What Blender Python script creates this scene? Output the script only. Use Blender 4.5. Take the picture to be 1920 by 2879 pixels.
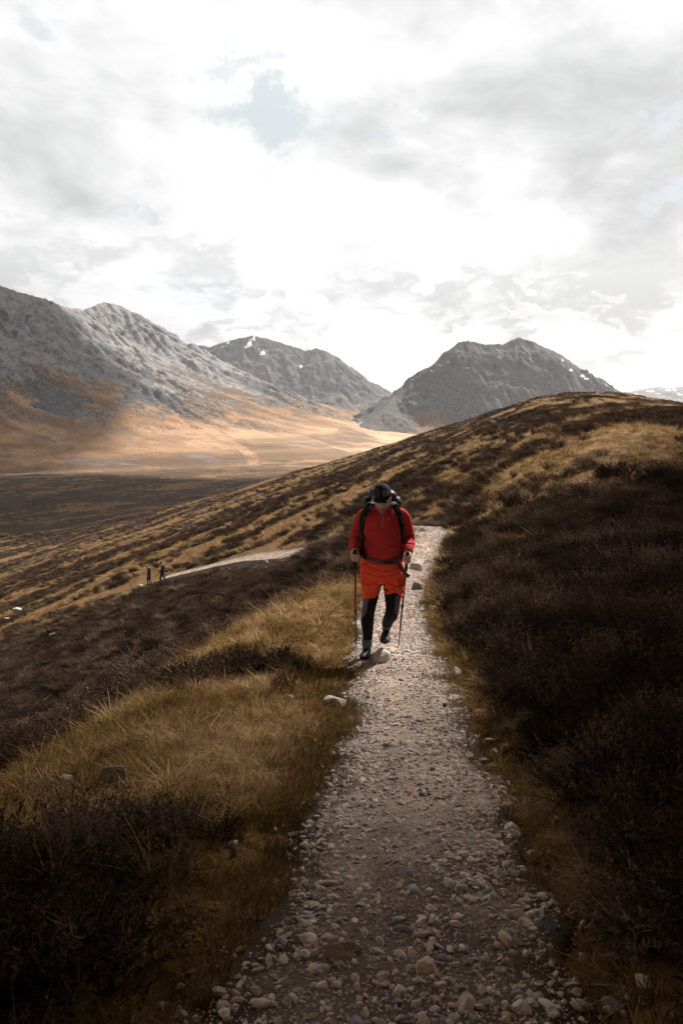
import bpy, bmesh, math, random
import numpy as np
from mathutils import Vector, Matrix, Euler

# ------------------------------------------------------------------ scene, camera, sky, sun
scene = bpy.context.scene
for o in list(bpy.data.objects): bpy.data.objects.remove(o)
COL = scene.collection
R = math.radians

FPX, CX, CY, HORIZON = 2239.0, 960.0, 1439.5, 1150.0      # focal length and centre in photo pixels (28 mm lens, portrait)
PITCH = math.atan((CY - HORIZON) / FPX)
cam_data = bpy.data.cameras.new('camera')
cam_data.sensor_fit = 'VERTICAL'; cam_data.sensor_height = 36.0; cam_data.sensor_width = 24.0
cam_data.lens = 36.0 * FPX / 2879.0
cam_data.clip_start = 0.05; cam_data.clip_end = 40000
cam = bpy.data.objects.new('camera', cam_data); COL.objects.link(cam)
cam.location = (0, 0, 0); cam.rotation_euler = (math.pi / 2 - PITCH, 0, 0)
scene.camera = cam

SUN_EL, SUN_AZ = R(42), R(33)            # azimuth: clockwise from straight ahead (+Y)
SUN_STRENGTH, SUN_ANGLE = 5.0, R(0.45)
EXPOSURE = 1.05
SKY_NISHITA, CLOUD_WHITE = 0.050, 0.50
sun_dir = Vector((math.sin(SUN_AZ) * math.cos(SUN_EL), math.cos(SUN_AZ) * math.cos(SUN_EL), math.sin(SUN_EL)))
sd = bpy.data.lights.new('sun', 'SUN'); sd.energy = SUN_STRENGTH; sd.angle = SUN_ANGLE; sd.color = (1.0, 0.93, 0.84)
sun = bpy.data.objects.new('sun', sd); COL.objects.link(sun)
sun.rotation_euler = sun_dir.to_track_quat('Z', 'Y').to_euler()
scene.view_settings.view_transform = 'Standard'; scene.view_settings.look = 'None'
scene.view_settings.exposure = EXPOSURE; scene.view_settings.gamma = 1.0
scene.view_settings.use_curve_mapping = False
scene.render.engine = 'CYCLES'
scene.cycles.use_denoising = True
try: scene.cycles.denoiser = 'OPENIMAGEDENOISE'
except Exception: pass
scene.cycles.max_bounces = 6; scene.cycles.diffuse_bounces = 3; scene.cycles.glossy_bounces = 2
scene.cycles.transmission_bounces = 4; scene.cycles.transparent_max_bounces = 8; scene.cycles.volume_bounces = 1
scene.cycles.use_adaptive_sampling = True; scene.cycles.adaptive_threshold = 0.02

# ---- small node-graph helper
class NG:
    def __init__(s, nt):
        s.nt = nt; s.n = nt.nodes; s.l = nt.links
    def node(s, t, **kw):
        n = s.n.new(t)
        for k, v in kw.items(): setattr(n, k, v)
        return n
    def put(s, sock, v):
        if v is None: return
        if isinstance(v, bpy.types.NodeSocket): s.l.new(v, sock)
        elif isinstance(v, (tuple, list)):
            if sock.type == 'RGBA' and len(v) == 3: v = (*v, 1)
            sock.default_value = v
        else: sock.default_value = v
    def math(s, op, a, b=None, c=None, clamp=False):
        n = s.node('ShaderNodeMath', operation=op); n.use_clamp = clamp
        s.put(n.inputs[0], a); s.put(n.inputs[1], b); s.put(n.inputs[2], c)
        return n.outputs[0]
    def vmath(s, op, a, b=None, out=0):
        n = s.node('ShaderNodeVectorMath', operation=op)
        s.put(n.inputs[0], a); s.put(n.inputs[1], b)
        return n.outputs[out]
    def mix(s, f, a, b):
        n = s.node('ShaderNodeMix', data_type='RGBA')
        s.put(n.inputs[0], f); s.put(n.inputs[6], a); s.put(n.inputs[7], b)
        return n.outputs[2]
    def noise(s, vec, scale, detail=4, rough=0.55, dist=0.0, lac=2.0, out=0):
        n = s.node('ShaderNodeTexNoise'); s.put(n.inputs['Vector'], vec)
        n.inputs['Scale'].default_value = scale; n.inputs['Detail'].default_value = detail
        n.inputs['Roughness'].default_value = rough; n.inputs['Distortion'].default_value = dist
        n.inputs['Lacunarity'].default_value = lac
        return n.outputs[out]
    def ramp(s, f, lo, hi, a=0.0, b=1.0):
        n = s.node('ShaderNodeMapRange', interpolation_type='SMOOTHSTEP')
        s.put(n.inputs[0], f); n.inputs[1].default_value = lo; n.inputs[2].default_value = hi
        n.inputs[3].default_value = a; n.inputs[4].default_value = b
        return n.outputs[0]
    def comb(s, x, y, z):
        n = s.node('ShaderNodeCombineXYZ'); s.put(n.inputs[0], x); s.put(n.inputs[1], y); s.put(n.inputs[2], z)
        return n.outputs[0]
    def sep(s, v):
        n = s.node('ShaderNodeSeparateXYZ'); s.put(n.inputs[0], v); return n.outputs
    def attr(s, name, kind='GEOMETRY', out='Fac'):
        n = s.node('ShaderNodeAttribute', attribute_name=name, attribute_type=kind); return n.outputs[out]

def pix_dir(px, py):
    u, v = (px - CX) / FPX, (CY - py) / FPX
    c, s_ = math.cos(PITCH), math.sin(PITCH)
    return Vector((u, c + v * s_, v * c - s_))

# ---- the sky: Nishita daylight with procedural cloud over it, by direction, all the way round
world = bpy.data.worlds.new('World'); scene.world = world; world.use_nodes = True
g = NG(world.node_tree); g.n.clear()
sky = g.node('ShaderNodeTexSky', sky_type='NISHITA'); sky.sun_disc = False
sky.sun_elevation = SUN_EL; sky.sun_rotation = SUN_AZ; sky.altitude = 400; sky.air_density = 1.0; sky.dust_density = 1.5; sky.ozone_density = 1.0
SKY_SHIFT = (11.3, -3.4, 0.0); HEAP_SHIFT = (2.3, 8.1, 1.4)
tc = g.node('ShaderNodeTexCoord').outputs['Generated']
dirn = g.vmath('NORMALIZE', tc)
dx, dy, dz = g.sep(dirn)
zz = g.math('ADD', g.math('MAXIMUM', dz, 0.0), 0.34)
plane = g.vmath('ADD', g.comb(g.math('DIVIDE', dx, zz), g.math('DIVIDE', dy, zz), g.math('MULTIPLY', dz, 1.2)), SKY_SHIFT)
warp = g.noise(plane, 1.3, 3, 0.5, out=1)
pw = g.vmath('ADD', plane, g.vmath('MULTIPLY', g.vmath('SUBTRACT', warp, (0.5, 0.5, 0.5)), (0.5, 0.5, 0.2)))
big = g.noise(pw, 1.0, 7, 0.56)
fine = g.noise(pw, 3.2, 8, 0.60)
body = g.math('ADD', g.math('MULTIPLY', big, 0.62), g.math('MULTIPLY', fine, 0.38))
greyf = g.ramp(body, 0.415, 0.61, 0.0, 0.95)
# heaped cloud: bright where the mass thins upwards, grey under its own bulk
qv = g.vmath('ADD', g.vmath('MULTIPLY', dirn, (6.5, 6.5, 13.0)), HEAP_SHIFT)
qv = g.vmath('ADD', qv, g.vmath('MULTIPLY', g.vmath('SUBTRACT', g.noise(qv, 1.6, 3, 0.5, out=1), (0.5, 0.5, 0.5)), (0.30, 0.30, 0.30)))
na_ = g.noise(qv, 1.0, 9, 0.58); nb_ = g.noise(g.vmath('ADD', qv, (0.0, 0.0, 0.45)), 1.0, 9, 0.58)
lit = g.ramp(g.math('SUBTRACT', na_, nb_), -0.045, 0.05)
heap = g.math('MULTIPLY', g.math('SUBTRACT', 1.0, lit), g.ramp(na_, 0.36, 0.50))
low = g.ramp(dz, 0.08, 0.26, 1.0, 0.20)
greyf = g.math('MAXIMUM', g.math('MULTIPLY', greyf, g.ramp(dz, 0.02, 0.2, 0.45, 1.0)), g.math('MULTIPLY', heap, low))
sunv = g.vmath('DOT_PRODUCT', dirn, tuple(sun_dir), out=1)
glow = g.ramp(sunv, 0.35, 1.0, 0.0, 0.12)
white = g.math('MULTIPLY', g.math('ADD', 1.0, glow), CLOUD_WHITE)
wcol = g.vmath('SCALE', (1.0, 1.0, 1.0)); g.put(wcol.node.inputs[3], white)
gcol = g.vmath('SCALE', (0.985, 0.99, 1.0)); g.put(gcol.node.inputs[3], CLOUD_WHITE * 0.58)
cloud = g.mix(greyf, wcol, gcol)
blue0 = g.vmath('SCALE', sky.outputs[0]); g.put(blue0.node.inputs[3], SKY_NISHITA)
blue = g.mix(0.76, blue0, (CLOUD_WHITE * 0.70, CLOUD_WHITE * 0.765, CLOUD_WHITE * 0.77))   # gaps are veiled by thin high cloud
gapn = g.noise(pw, 1.7, 8, 0.58)
gap = g.ramp(gapn, 0.265, 0.315, 0.8, 0.0)
def hole(px, py, rx, ry, k):
    d0 = pix_dir(px, py); d0.normalize()
    wv = g.vmath('ADD', dirn, g.vmath('MULTIPLY', g.vmath('SUBTRACT', g.noise(dirn, 11.0, 9, 0.68, out=1), (0.5, 0.5, 0.5)), (0.30, 0.30, 0.20)))
    dd = g.vmath('MULTIPLY', g.vmath('SUBTRACT', wv, tuple(d0)), (1 / rx, 0.0, 1 / ry))
    return g.math('MULTIPLY', g.ramp(g.vmath('LENGTH', dd, out=1), 0.30, 1.15, 1.0, 0.0), k)
for h in (hole(760, 345, 0.085, 0.032, 1.0), hole(1900, 520, 0.05, 0.02, 1.0), hole(1905, 330, 0.028, 0.018, 0.9), hole(650, 190, 0.05, 0.018, 0.7), hole(380, 628, 0.03, 0.01, 0.7), hole(1100, 365, 0.015, 0.02, 0.6)):
    gap = g.math('MAXIMUM', gap, h)
skyc = g.mix(g.math('MULTIPLY', gap, 0.8), cloud, blue)
bg = g.node('ShaderNodeBackground'); g.put(bg.inputs[0], skyc); bg.inputs[1].default_value = 1.0
out = g.node('ShaderNodeOutputWorld'); g.l.new(bg.outputs[0], out.inputs[0])

# ------------------------------------------------------------------ numeric helpers
def _hash(ix, iy, seed):
    h = (ix.astype(np.int64) * 374761393 + iy.astype(np.int64) * 668265263 + seed * 1442695041) & 0xFFFFFFFF
    h = ((h ^ (h >> 13)) * 1274126177) & 0xFFFFFFFF
    return (h ^ (h >> 16)) & 0xFFFFFFFF
def pnoise(x, y, seed=0):
    x = np.asarray(x, float); y = np.asarray(y, float)
    xi, yi = np.floor(x), np.floor(y); xf, yf = x - xi, y - yi
    u = xf ** 3 * (xf * (xf * 6 - 15) + 10); v = yf ** 3 * (yf * (yf * 6 - 15) + 10)
    def gr(ax, ay):
        a = _hash(xi + ax, yi + ay, seed) * (2 * math.pi / 4294967296.0)
        return np.cos(a) * (xf - ax) + np.sin(a) * (yf - ay)
    a = gr(0, 0) * (1 - u) + gr(1, 0) * u
    b = gr(0, 1) * (1 - u) + gr(1, 1) * u
    return (a * (1 - v) + b * v) * 1.5
def fbm(x, y, oct=4, seed=0, gain=0.5, ridged=False):
    s = 0; a = 1.0; f = 1.0; tot = 0
    for i in range(oct):
        n = pnoise(x * f + 17.3 * i, y * f - 9.1 * i, seed + i)
        if ridged: n = 1 - 2 * np.abs(n)
        s = s + a * n; tot += a; a *= gain; f *= 2.03
    return s / tot
def sstep(a, b, x):
    t = np.clip((np.asarray(x, float) - a) / (b - a), 0, 1); return t * t * (3 - 2 * t)
def softplus(x, k): return k * np.logaddexp(0, np.asarray(x, float) / k)
def smax(a, b, k): return b + softplus(a - b, k)

def mesh_np(name, co, faces, mat=None, smooth=True, attrs=None, parent=None, link=True):
    """faces: (n,3|4) int array"""
    me = bpy.data.meshes.new(name)
    co = np.asarray(co, np.float32); faces = np.asarray(faces, np.int32)
    me.vertices.add(len(co)); me.vertices.foreach_set('co', co.ravel())
    k = faces.shape[1]
    me.loops.add(faces.size); me.loops.foreach_set('vertex_index', faces.ravel())
    me.polygons.add(len(faces)); me.polygons.foreach_set('loop_start', np.arange(0, faces.size, k, dtype=np.int32))
    me.polygons.foreach_set('loop_total', np.full(len(faces), k, np.int32))
    if smooth: me.polygons.foreach_set('use_smooth', np.ones(len(faces), bool))
    for an, av in (attrs or {}).items():
        at = me.attributes.new(an, 'FLOAT', 'POINT'); at.data.foreach_set('value', np.asarray(av, np.float32))
    me.update(calc_edges=True)
    o = bpy.data.objects.new(name, me)
    if mat: me.materials.append(mat)
    if parent: o.parent = parent
    if link: COL.objects.link(o)
    return o
def grid_faces(nr, nc):
    i = np.arange((nr - 1) * (nc - 1)); r, c = i // (nc - 1), i % (nc - 1)
    a = r * nc + c
    return np.stack([a, a + 1, a + nc + 1, a + nc], 1)
def tag(o, label=None, cat=None, group=None, kind=None):
    if label: o['label'] = label
    if cat: o['category'] = cat
    if group: o['group'] = group
    if kind: o['kind'] = kind
    return o

# ------------------------------------------------------------------ terrain, in metres, camera eye at the origin
PY = np.array([-6, 0, 1.8, 2.8, 3.8, 5.4, 7.74, 11.2, 15.5, 20, 24.5, 27.5, 30, 36, 46, 55, 61, 66, 72])
PZ = np.array([-1.30, -1.44, -1.53, -1.67, -1.86, -2.12, -2.48, -2.80, -3.20, -3.52, -3.80, -4.08, -4.45, -5.78, -8.15, -10.9, -13.4, -15.3, -17.6])
PX = np.array([0.1, 0.1, 0.15, 0.27, 0.36, 0.46, 0.52, 0.72, 1.28, 2.0, 2.75, 2.95, 2.35, 0.3, -3.3, -7.9, -14.0, -21.0, -29.0])
def _spl(xs, ys):
    # smooth (Catmull-Rom style) interpolation
    m = np.gradient(ys, xs)
    def f(x):
        x = np.asarray(x, float); i = np.clip(np.searchsorted(xs, x) - 1, 0, len(xs) - 2)
        h = xs[i + 1] - xs[i]; t = np.clip((x - xs[i]) / h, 0, 1)
        return ((2 * t**3 - 3 * t**2 + 1) * ys[i] + (t**3 - 2 * t**2 + t) * h * m[i] + (-2 * t**3 + 3 * t**2) * ys[i + 1] + (t**3 - t**2) * h * m[i + 1])
    return f
zpath, xpath = _spl(PY, PZ), _spl(PY, PX)
RIDGE = 430.0
GT = np.array([-3, 0.20, 0.241, 0.285, 0.33, 0.38, 0.43, 0.50, 0.7, 1.5])
GE = np.array([0, 0.0, 0.0005, 0.008, 0.021, 0.042, 0.064, 0.098, 0.185, 0.5])     # how far the hill falls short of an even 0.3 slope
excess = _spl(GT, GE)
CT = _spl(np.array([-3, -0.3, -0.15, 0.0, 0.1, 0.25, 0.43, 0.7, 2]), np.array([-6.2, -6.2, -5.6, -4.7, -4.0, -2.6, -1.6, -1.2, -1.2]))
FLOOR = -92.0
BENCH = _spl(np.array([-50., 5, 9, 13, 18, 24, 30, 100]), np.array([2.3, 2.3, 2.15, 1.65, 1.05, 0.65, 0.6, 0.6]))
def terrain(x, y, detail=True):
    x = np.asarray(x, float); y = np.asarray(y, float)
    ys = np.maximum(y, 7.0); t = np.clip(x / ys, -1.5, 0.95)
    P = CT(t) + 0.3 * np.maximum(x, -900) - 0.054 * y - ys * excess(t)
    s = x - xpath(y); zp = zpath(y)
    bw = BENCH(y)
    left = zp - 0.07 * np.maximum(-s, 0) - 0.55 * softplus(-s - bw, 0.25) - 400 * sstep(62, 100, y) - 3 * sstep(35, 46, y)
    right = zp + 0.12 * sstep(0.5, 0.95, s) + 0.20 * softplus(s - 0.7, 0.2)
    wr = sstep(12, 32, y)
    zr = right * (1 - wr) + P * wr
    zl = smax(left, P, 0.35)
    ws = sstep(-0.35, 0.35, s)
    z = zl * (1 - ws) + zr * ws
    carve = np.exp(-(s / 1.9) ** 2) * sstep(16, 24, y) * (1 - sstep(33, 45, y))
    z = z * (1 - carve) + zp * carve
    far = np.maximum(y - RIDGE - 25 * pnoise(x / 90.0, 0 * x, 5), 0)
    z = z - 0.0022 * far ** 2 * (1 / (1 + far / 150.0))
    if detail:
        off = sstep(0.5, 1.6, np.abs(s)); near = np.hypot(x, y)
        z = z + 0.05 * off * fbm(x / 0.9, y / 0.9, 3, 11) * (1 - sstep(60, 90, near))
        z = z + 0.16 * sstep(1.2, 4, np.abs(s)) * fbm(x / 4.0, y / 4.0, 3, 23) * (1 - 0.5 * sstep(4, 10, np.abs(s)) * (near < 14))
        z = z + 0.7 * sstep(40, 130, near) * fbm(x / 21.0, y / 30.0, 4, 31) + 1.9 * sstep(90, 260, near) * fbm(x / 70.0, y / 90.0, 3, 37)
        # low terraces that follow the slope
        z = z + 0.35 * sstep(45, 140, near) * np.sin((x * 0.92 - y * 0.40) / 5.5 + 3 * fbm(x / 40., y / 40., 2, 41))
        z = z - 0.05 * (1 - sstep(0.45, 0.8, np.abs(s))) * (y < 70)
    fl = FLOOR + 24 * (1 - sstep(650, 1500, np.hypot(x, y))) + (4.5 * fbm(x / 160.0, y / 160.0, 4, 43) + 1.2 * fbm(x / 30., y / 30., 3, 47) if detail else 0)
    return smax(z, fl, 9.0)

def hit(px, py, y0=1.2, y1=5000):
    """where the line of sight through a photo pixel meets the ground"""
    d = pix_dir(px, py); d = d / d.y
    ys = np.geomspace(y0, y1, 6000)
    dz_ = d.z * ys - terrain(d.x * ys, ys)
    i = int(np.argmax(dz_ < 0)) if (dz_ < 0).any() else len(ys) - 1
    y = ys[i]
    return Vector((d.x * y, y, d.z * y))
def at(px, py, y):
    d = pix_dir(px, py); d = d / d.y
    return Vector((d.x * y, y, d.z * y))

# where heather (1) or pale moor grass (0) grows
def heather_cover(x, y):
    s = x - xpath(y); near = np.hypot(x, y)
    n1 = fbm(x / 1.7, y / 1.7, 4, 61); n2 = fbm(x / 6.0, y / 6.0, 3, 67)
    right = sstep(0.60, 0.80, s + 0.16 * n1) * (1 - 0.9 * sstep(0.16, 0.36, n2 * 0.7 + n1 * 0.6 + 0.12 * sstep(3, 6, s) - 0.22 * (1 - sstep(5, 9, y))))
    bw = BENCH(y) + 0.15
    lefth = sstep(0.0, 0.35, -s - bw + 0.35 * n1 - 0.2)
    patch = sstep(0.07, 0.25, n2 * 0.8 + n1 * 0.55 + 0.30 * (1 - sstep(3.2, 5.2, y)) - 0.05 * sstep(6, 9, y)) * sstep(0.75, 1.1, -s)
    lefth = np.maximum(lefth * (1 - 0.75 * sstep(0.25, 0.5, n1 * 0.5 + n2 * 0.8) * sstep(3.5, 6, -s)), patch)
    c = np.where(s > 0, right, lefth)
    # beyond the near ground: streaks running up across the slope
    u = (x * 0.42 + y * 0.91); v = (x * 0.91 - y * 0.42)
    st = 0.50 * fbm(u / 46.0, v / 5.0, 4, 71) + 0.42 * fbm(u / 170.0, v / 24.0, 3, 73) + 0.42 * fbm(x / 2.6, y / 3.4, 4, 79, 0.6)
    st = st - 0.42 * fbm(x / 2.6, y / 3.4, 4, 79, 0.6) * sstep(110, 240, near) + 0.34 * fbm(x / 34., y / 26., 4, 78) * sstep(140, 300, near)
    st = st + sstep(330, 600, near) * (0.16 * fbm(x / 150., y / 110., 3, 57) - 0.10)
    farc = 1 - sstep(-0.13, 0.17, st + np.where(s > 0, 0.085, 0.02))
    w = np.where(s > 0, sstep(15, 34, near + 0.6 * np.maximum(s, 0)), sstep(46, 72, near))
    return c * (1 - w) + farc * w

# ------------------------------------------------------------------ materials
def new_mat(name):
    m = bpy.data.materials.new(name); m.use_nodes = True
    q = NG(m.node_tree); bs = q.n.get('Principled BSDF')
    return m, q, bs
def plain(name, col, rough=0.85, var=0.15, scale=30, bump=0.0, bscale=120, metallic=0.0, spec=0.3, sheen=0.0):
    m, q, bs = new_mat(name)
    obj = q.node('ShaderNodeTexCoord').outputs['Object']
    f = q.ramp(q.noise(obj, scale, 5, 0.6), 0.3, 0.7)
    q.put(bs.inputs['Base Color'], q.mix(f, tuple(c * (1 - var) for c in col), tuple(min(1, c * (1 + var)) for c in col)))
    bs.inputs['Roughness'].default_value = rough; bs.inputs['Metallic'].default_value = metallic
    bs.inputs['Specular IOR Level'].default_value = spec
    if sheen: bs.inputs['Sheen Weight'].default_value = sheen
    if bump:
        b = q.node('ShaderNodeBump'); b.inputs['Strength'].default_value = bump; b.inputs['Distance'].default_value = 0.004
        q.put(b.inputs['Height'], q.noise(obj, bscale, 4, 0.6)); q.l.new(b.outputs[0], bs.inputs['Normal'])
    return m

def ground_material():
    m, q, bs = new_mat('moorland')
    pos = q.node('ShaderNodeNewGeometry').outputs['Position']
    px_, py_, pz_ = q.sep(pos)
    cover = q.attr('cover'); flat = q.attr('flat'); dist = q.attr('dist')
    fine = q.noise(pos, 3.0, 6, 0.65)
    mid = q.noise(pos, 0.35, 6, 0.62)
    rot = q.node('ShaderNodeMapping'); rot.inputs['Rotation'].default_value = (0, 0, R(-66)); q.put(rot.inputs['Vector'], pos)
    rot.inputs['Scale'].default_value = (0.35, 1.6, 0.6)
    streak = q.noise(rot.outputs[0], 0.11, 7, 0.66)
    # break the cover up at tuft scale
    farw = q.ramp(dist, 30, 90)
    c = q.math('ADD', cover, q.math('MULTIPLY', q.math('SUBTRACT', q.math('ADD', q.math('MULTIPLY', mid, 0.55), q.math('MULTIPLY', streak, 0.45)), 0.5), q.math('ADD', 0.6, q.math('MULTIPLY', farw, 1.7))))
    c = q.math('ADD', c, q.math('MULTIPLY', q.math('MULTIPLY', q.math('SUBTRACT', q.noise(pos, 1.1, 5, 0.7), 0.5), farw), 1.1))
    c = q.math('ADD', c, q.math('MULTIPLY', q.math('MULTIPLY', q.math('SUBTRACT', q.noise(q.vmath('MULTIPLY', pos, (1.0, 0.45, 1.0)), 0.045, 6, 0.66), 0.5), q.ramp(dist, 250, 600)), 1.6))
    c = q.ramp(c, 0.18, 0.82)
    heath = q.mix(q.ramp(fine, 0.3, 0.75), (0.016, 0.011, 0.0085), (0.052, 0.032, 0.021))
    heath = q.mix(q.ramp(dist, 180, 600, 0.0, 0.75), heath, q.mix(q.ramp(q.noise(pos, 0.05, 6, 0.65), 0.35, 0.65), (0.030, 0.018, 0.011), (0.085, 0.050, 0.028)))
    gold = q.mix(q.ramp(q.noise(pos, 1.4, 6, 0.7), 0.3, 0.72), (0.08, 0.042, 0.016), (0.25, 0.136, 0.056))
    green = q.mix(q.ramp(q.noise(pos, 0.06, 3, 0.5), 0.5, 0.66), gold, (0.12, 0.085, 0.03))
    col = q.mix(c, green, heath)
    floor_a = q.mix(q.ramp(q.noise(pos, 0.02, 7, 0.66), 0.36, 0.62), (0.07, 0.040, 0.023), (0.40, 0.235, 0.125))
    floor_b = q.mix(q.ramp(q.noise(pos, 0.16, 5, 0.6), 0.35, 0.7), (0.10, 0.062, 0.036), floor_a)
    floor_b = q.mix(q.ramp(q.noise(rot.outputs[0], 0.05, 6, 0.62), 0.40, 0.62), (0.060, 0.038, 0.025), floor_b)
    floor_c = q.mix(q.ramp(dist, 1000, 1700), floor_b, q.mix(q.ramp(q.noise(pos, 0.03, 6, 0.6), 0.3, 0.55), (0.34, 0.215, 0.125), (0.62, 0.43, 0.28)))  # far floor paled so its colour carries the pool of sunlight
    col = q.mix(flat, col, floor_c)
    q.put(bs.inputs['Base Color'], col)
    bs.inputs['Roughness'].default_value = 0.95; bs.inputs['Specular IOR Level'].default_value = 0.1
    b = q.node('ShaderNodeBump'); b.inputs['Strength'].default_value = 0.9; b.inputs['Distance'].default_value = 0.35
    q.put(b.inputs['Height'], q.math('ADD', q.noise(pos, 1.1, 7, 0.7), q.math('MULTIPLY', q.math('SUBTRACT', c, 0.5), 0.5)))
    q.l.new(b.outputs[0], bs.inputs['Normal'])
    return m

# ------------------------------------------------------------------ ground: one sheet from the camera to the horizon
def build_ground():
    r = np.concatenate([[0.15], np.geomspace(0.6, 9000, 760)])
    a_front = np.radians(np.linspace(-31, 31, 391))
    a_back = np.radians(np.linspace(31, 329, 60))[1:]
    ang = np.concatenate([a_front, a_back])
    rr, aa = np.meshgrid(r, ang, indexing='ij')
    X, Y = rr * np.sin(aa), rr * np.cos(aa)
    Z = terrain(X, Y)
    cover = heather_cover(X, Y)
    base = terrain(X, Y, False)
    flat = (1 - sstep(3, 14, base - FLOOR - 24 * (1 - sstep(650, 1500, rr)))) * sstep(800, 1350, rr + 260 * fbm(X / 220., Y / 220., 3, 55))
    co = np.stack([X.ravel(), Y.ravel(), Z.ravel()], 1)
    f = grid_faces(*X.shape)
    nr, nc = X.shape
    i = np.arange(nr - 1); wrap = np.stack([i * nc + nc - 1, i * nc, (i + 1) * nc, (i + 1) * nc + nc - 1], 1)
    f = np.concatenate([f, wrap])[:, ::-1]
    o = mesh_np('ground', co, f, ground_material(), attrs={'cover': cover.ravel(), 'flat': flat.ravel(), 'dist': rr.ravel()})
    return tag(o, 'brown heather moorland falling away to a broad valley floor', kind='structure')
ground = build_ground()

# ------------------------------------------------------------------ mountains
def mountain_material(name, hue=1.0, rk=1.0):
    m, q, bs = new_mat(name)
    pos = q.node('ShaderNodeNewGeometry').outputs['Position']
    crg = q.attr('crag'); rock = q.attr('rock'); snow = q.attr('snow'); gul = q.attr('gully')
    n1 = q.noise(pos, 0.012, 8, 0.66); n2 = q.noise(pos, 0.055, 7, 0.68); n3 = q.noise(pos, 0.16, 5, 0.65)
    rf = q.math('ADD', rock, q.math('MULTIPLY', q.math('SUBTRACT', n2, 0.5), 1.5))
    rf = q.ramp(rf, 0.30, 0.70)
    rockc = q.mix(q.ramp(n2, 0.32, 0.68), (0.042 * rk, 0.041 * rk, 0.044 * rk), (0.17 * rk, 0.167 * rk, 0.168 * rk))
    rockc = q.mix(q.ramp(n3, 0.42, 0.75), rockc, (0.20 * rk, 0.196 * rk, 0.193 * rk))
    grassc = q.mix(q.ramp(n1, 0.35, 0.65), (0.14 * hue, 0.076 * hue, 0.037 * hue), (0.36 * hue, 0.205 * hue, 0.108 * hue))
    grassc = q.mix(q.ramp(n3, 0.42, 0.72), grassc, (0.12, 0.075, 0.045))
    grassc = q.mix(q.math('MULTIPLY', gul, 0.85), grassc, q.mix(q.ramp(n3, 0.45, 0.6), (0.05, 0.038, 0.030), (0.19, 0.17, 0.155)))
    grassc = q.mix(q.math('MULTIPLY', q.attr('foot'), 0.8), grassc, q.mix(q.ramp(n1, 0.35, 0.6), (0.36, 0.225, 0.13), (0.60, 0.41, 0.265)))  # foot slopes brightened: the sunlit pool is painted into the grass
    sv = q.comb(q.math('MULTIPLY', q.attr('along'), 0.035), q.math('MULTIPLY', q.attr('down'), 0.0045), q.math('MULTIPLY', n1, 1.2))
    streak = q.noise(sv, 1.0, 6, 0.62)
    grassc = q.mix(q.ramp(streak, 0.42, 0.66, 0.0, 0.8), grassc, (0.062, 0.040, 0.027))
    rockc = q.mix(q.ramp(streak, 0.45, 0.62, 0.0, 0.35), rockc, (0.21 * rk, 0.203 * rk, 0.196 * rk))
    rf = q.math('ADD', rf, q.ramp(streak, 0.60, 0.72, 0.0, 0.6), clamp=True)
    col = q.mix(rf, grassc, rockc)
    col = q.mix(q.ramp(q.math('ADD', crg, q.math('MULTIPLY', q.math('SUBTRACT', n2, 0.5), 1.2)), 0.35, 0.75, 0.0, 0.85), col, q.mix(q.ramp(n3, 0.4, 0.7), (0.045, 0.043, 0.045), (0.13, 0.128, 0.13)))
    col = q.mix(q.ramp(q.math('ADD', snow, q.math('ADD', q.math('MULTIPLY', q.math('SUBTRACT', n2, 0.5), 1.5), q.math('MULTIPLY', q.math('SUBTRACT', streak, 0.5), 1.5))), 0.55, 0.75, 0.0, 0.9), col, (0.85, 0.87, 0.9))
    q.put(bs.inputs['Base Color'], col); bs.inputs['Roughness'].default_value = 0.95; bs.inputs['Specular IOR Level'].default_value = 0.1
    b = q.node('ShaderNodeBump'); b.inputs['Strength'].default_value = 0.7; b.inputs['Distance'].default_value = 4.0
    q.put(b.inputs['Height'], q.math('ADD', q.math('MULTIPLY', n2, 0.8), q.math('MULTIPLY', n3, 0.7))); q.l.new(b.outputs[0], bs.inputs['Normal'])
    return m
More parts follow.
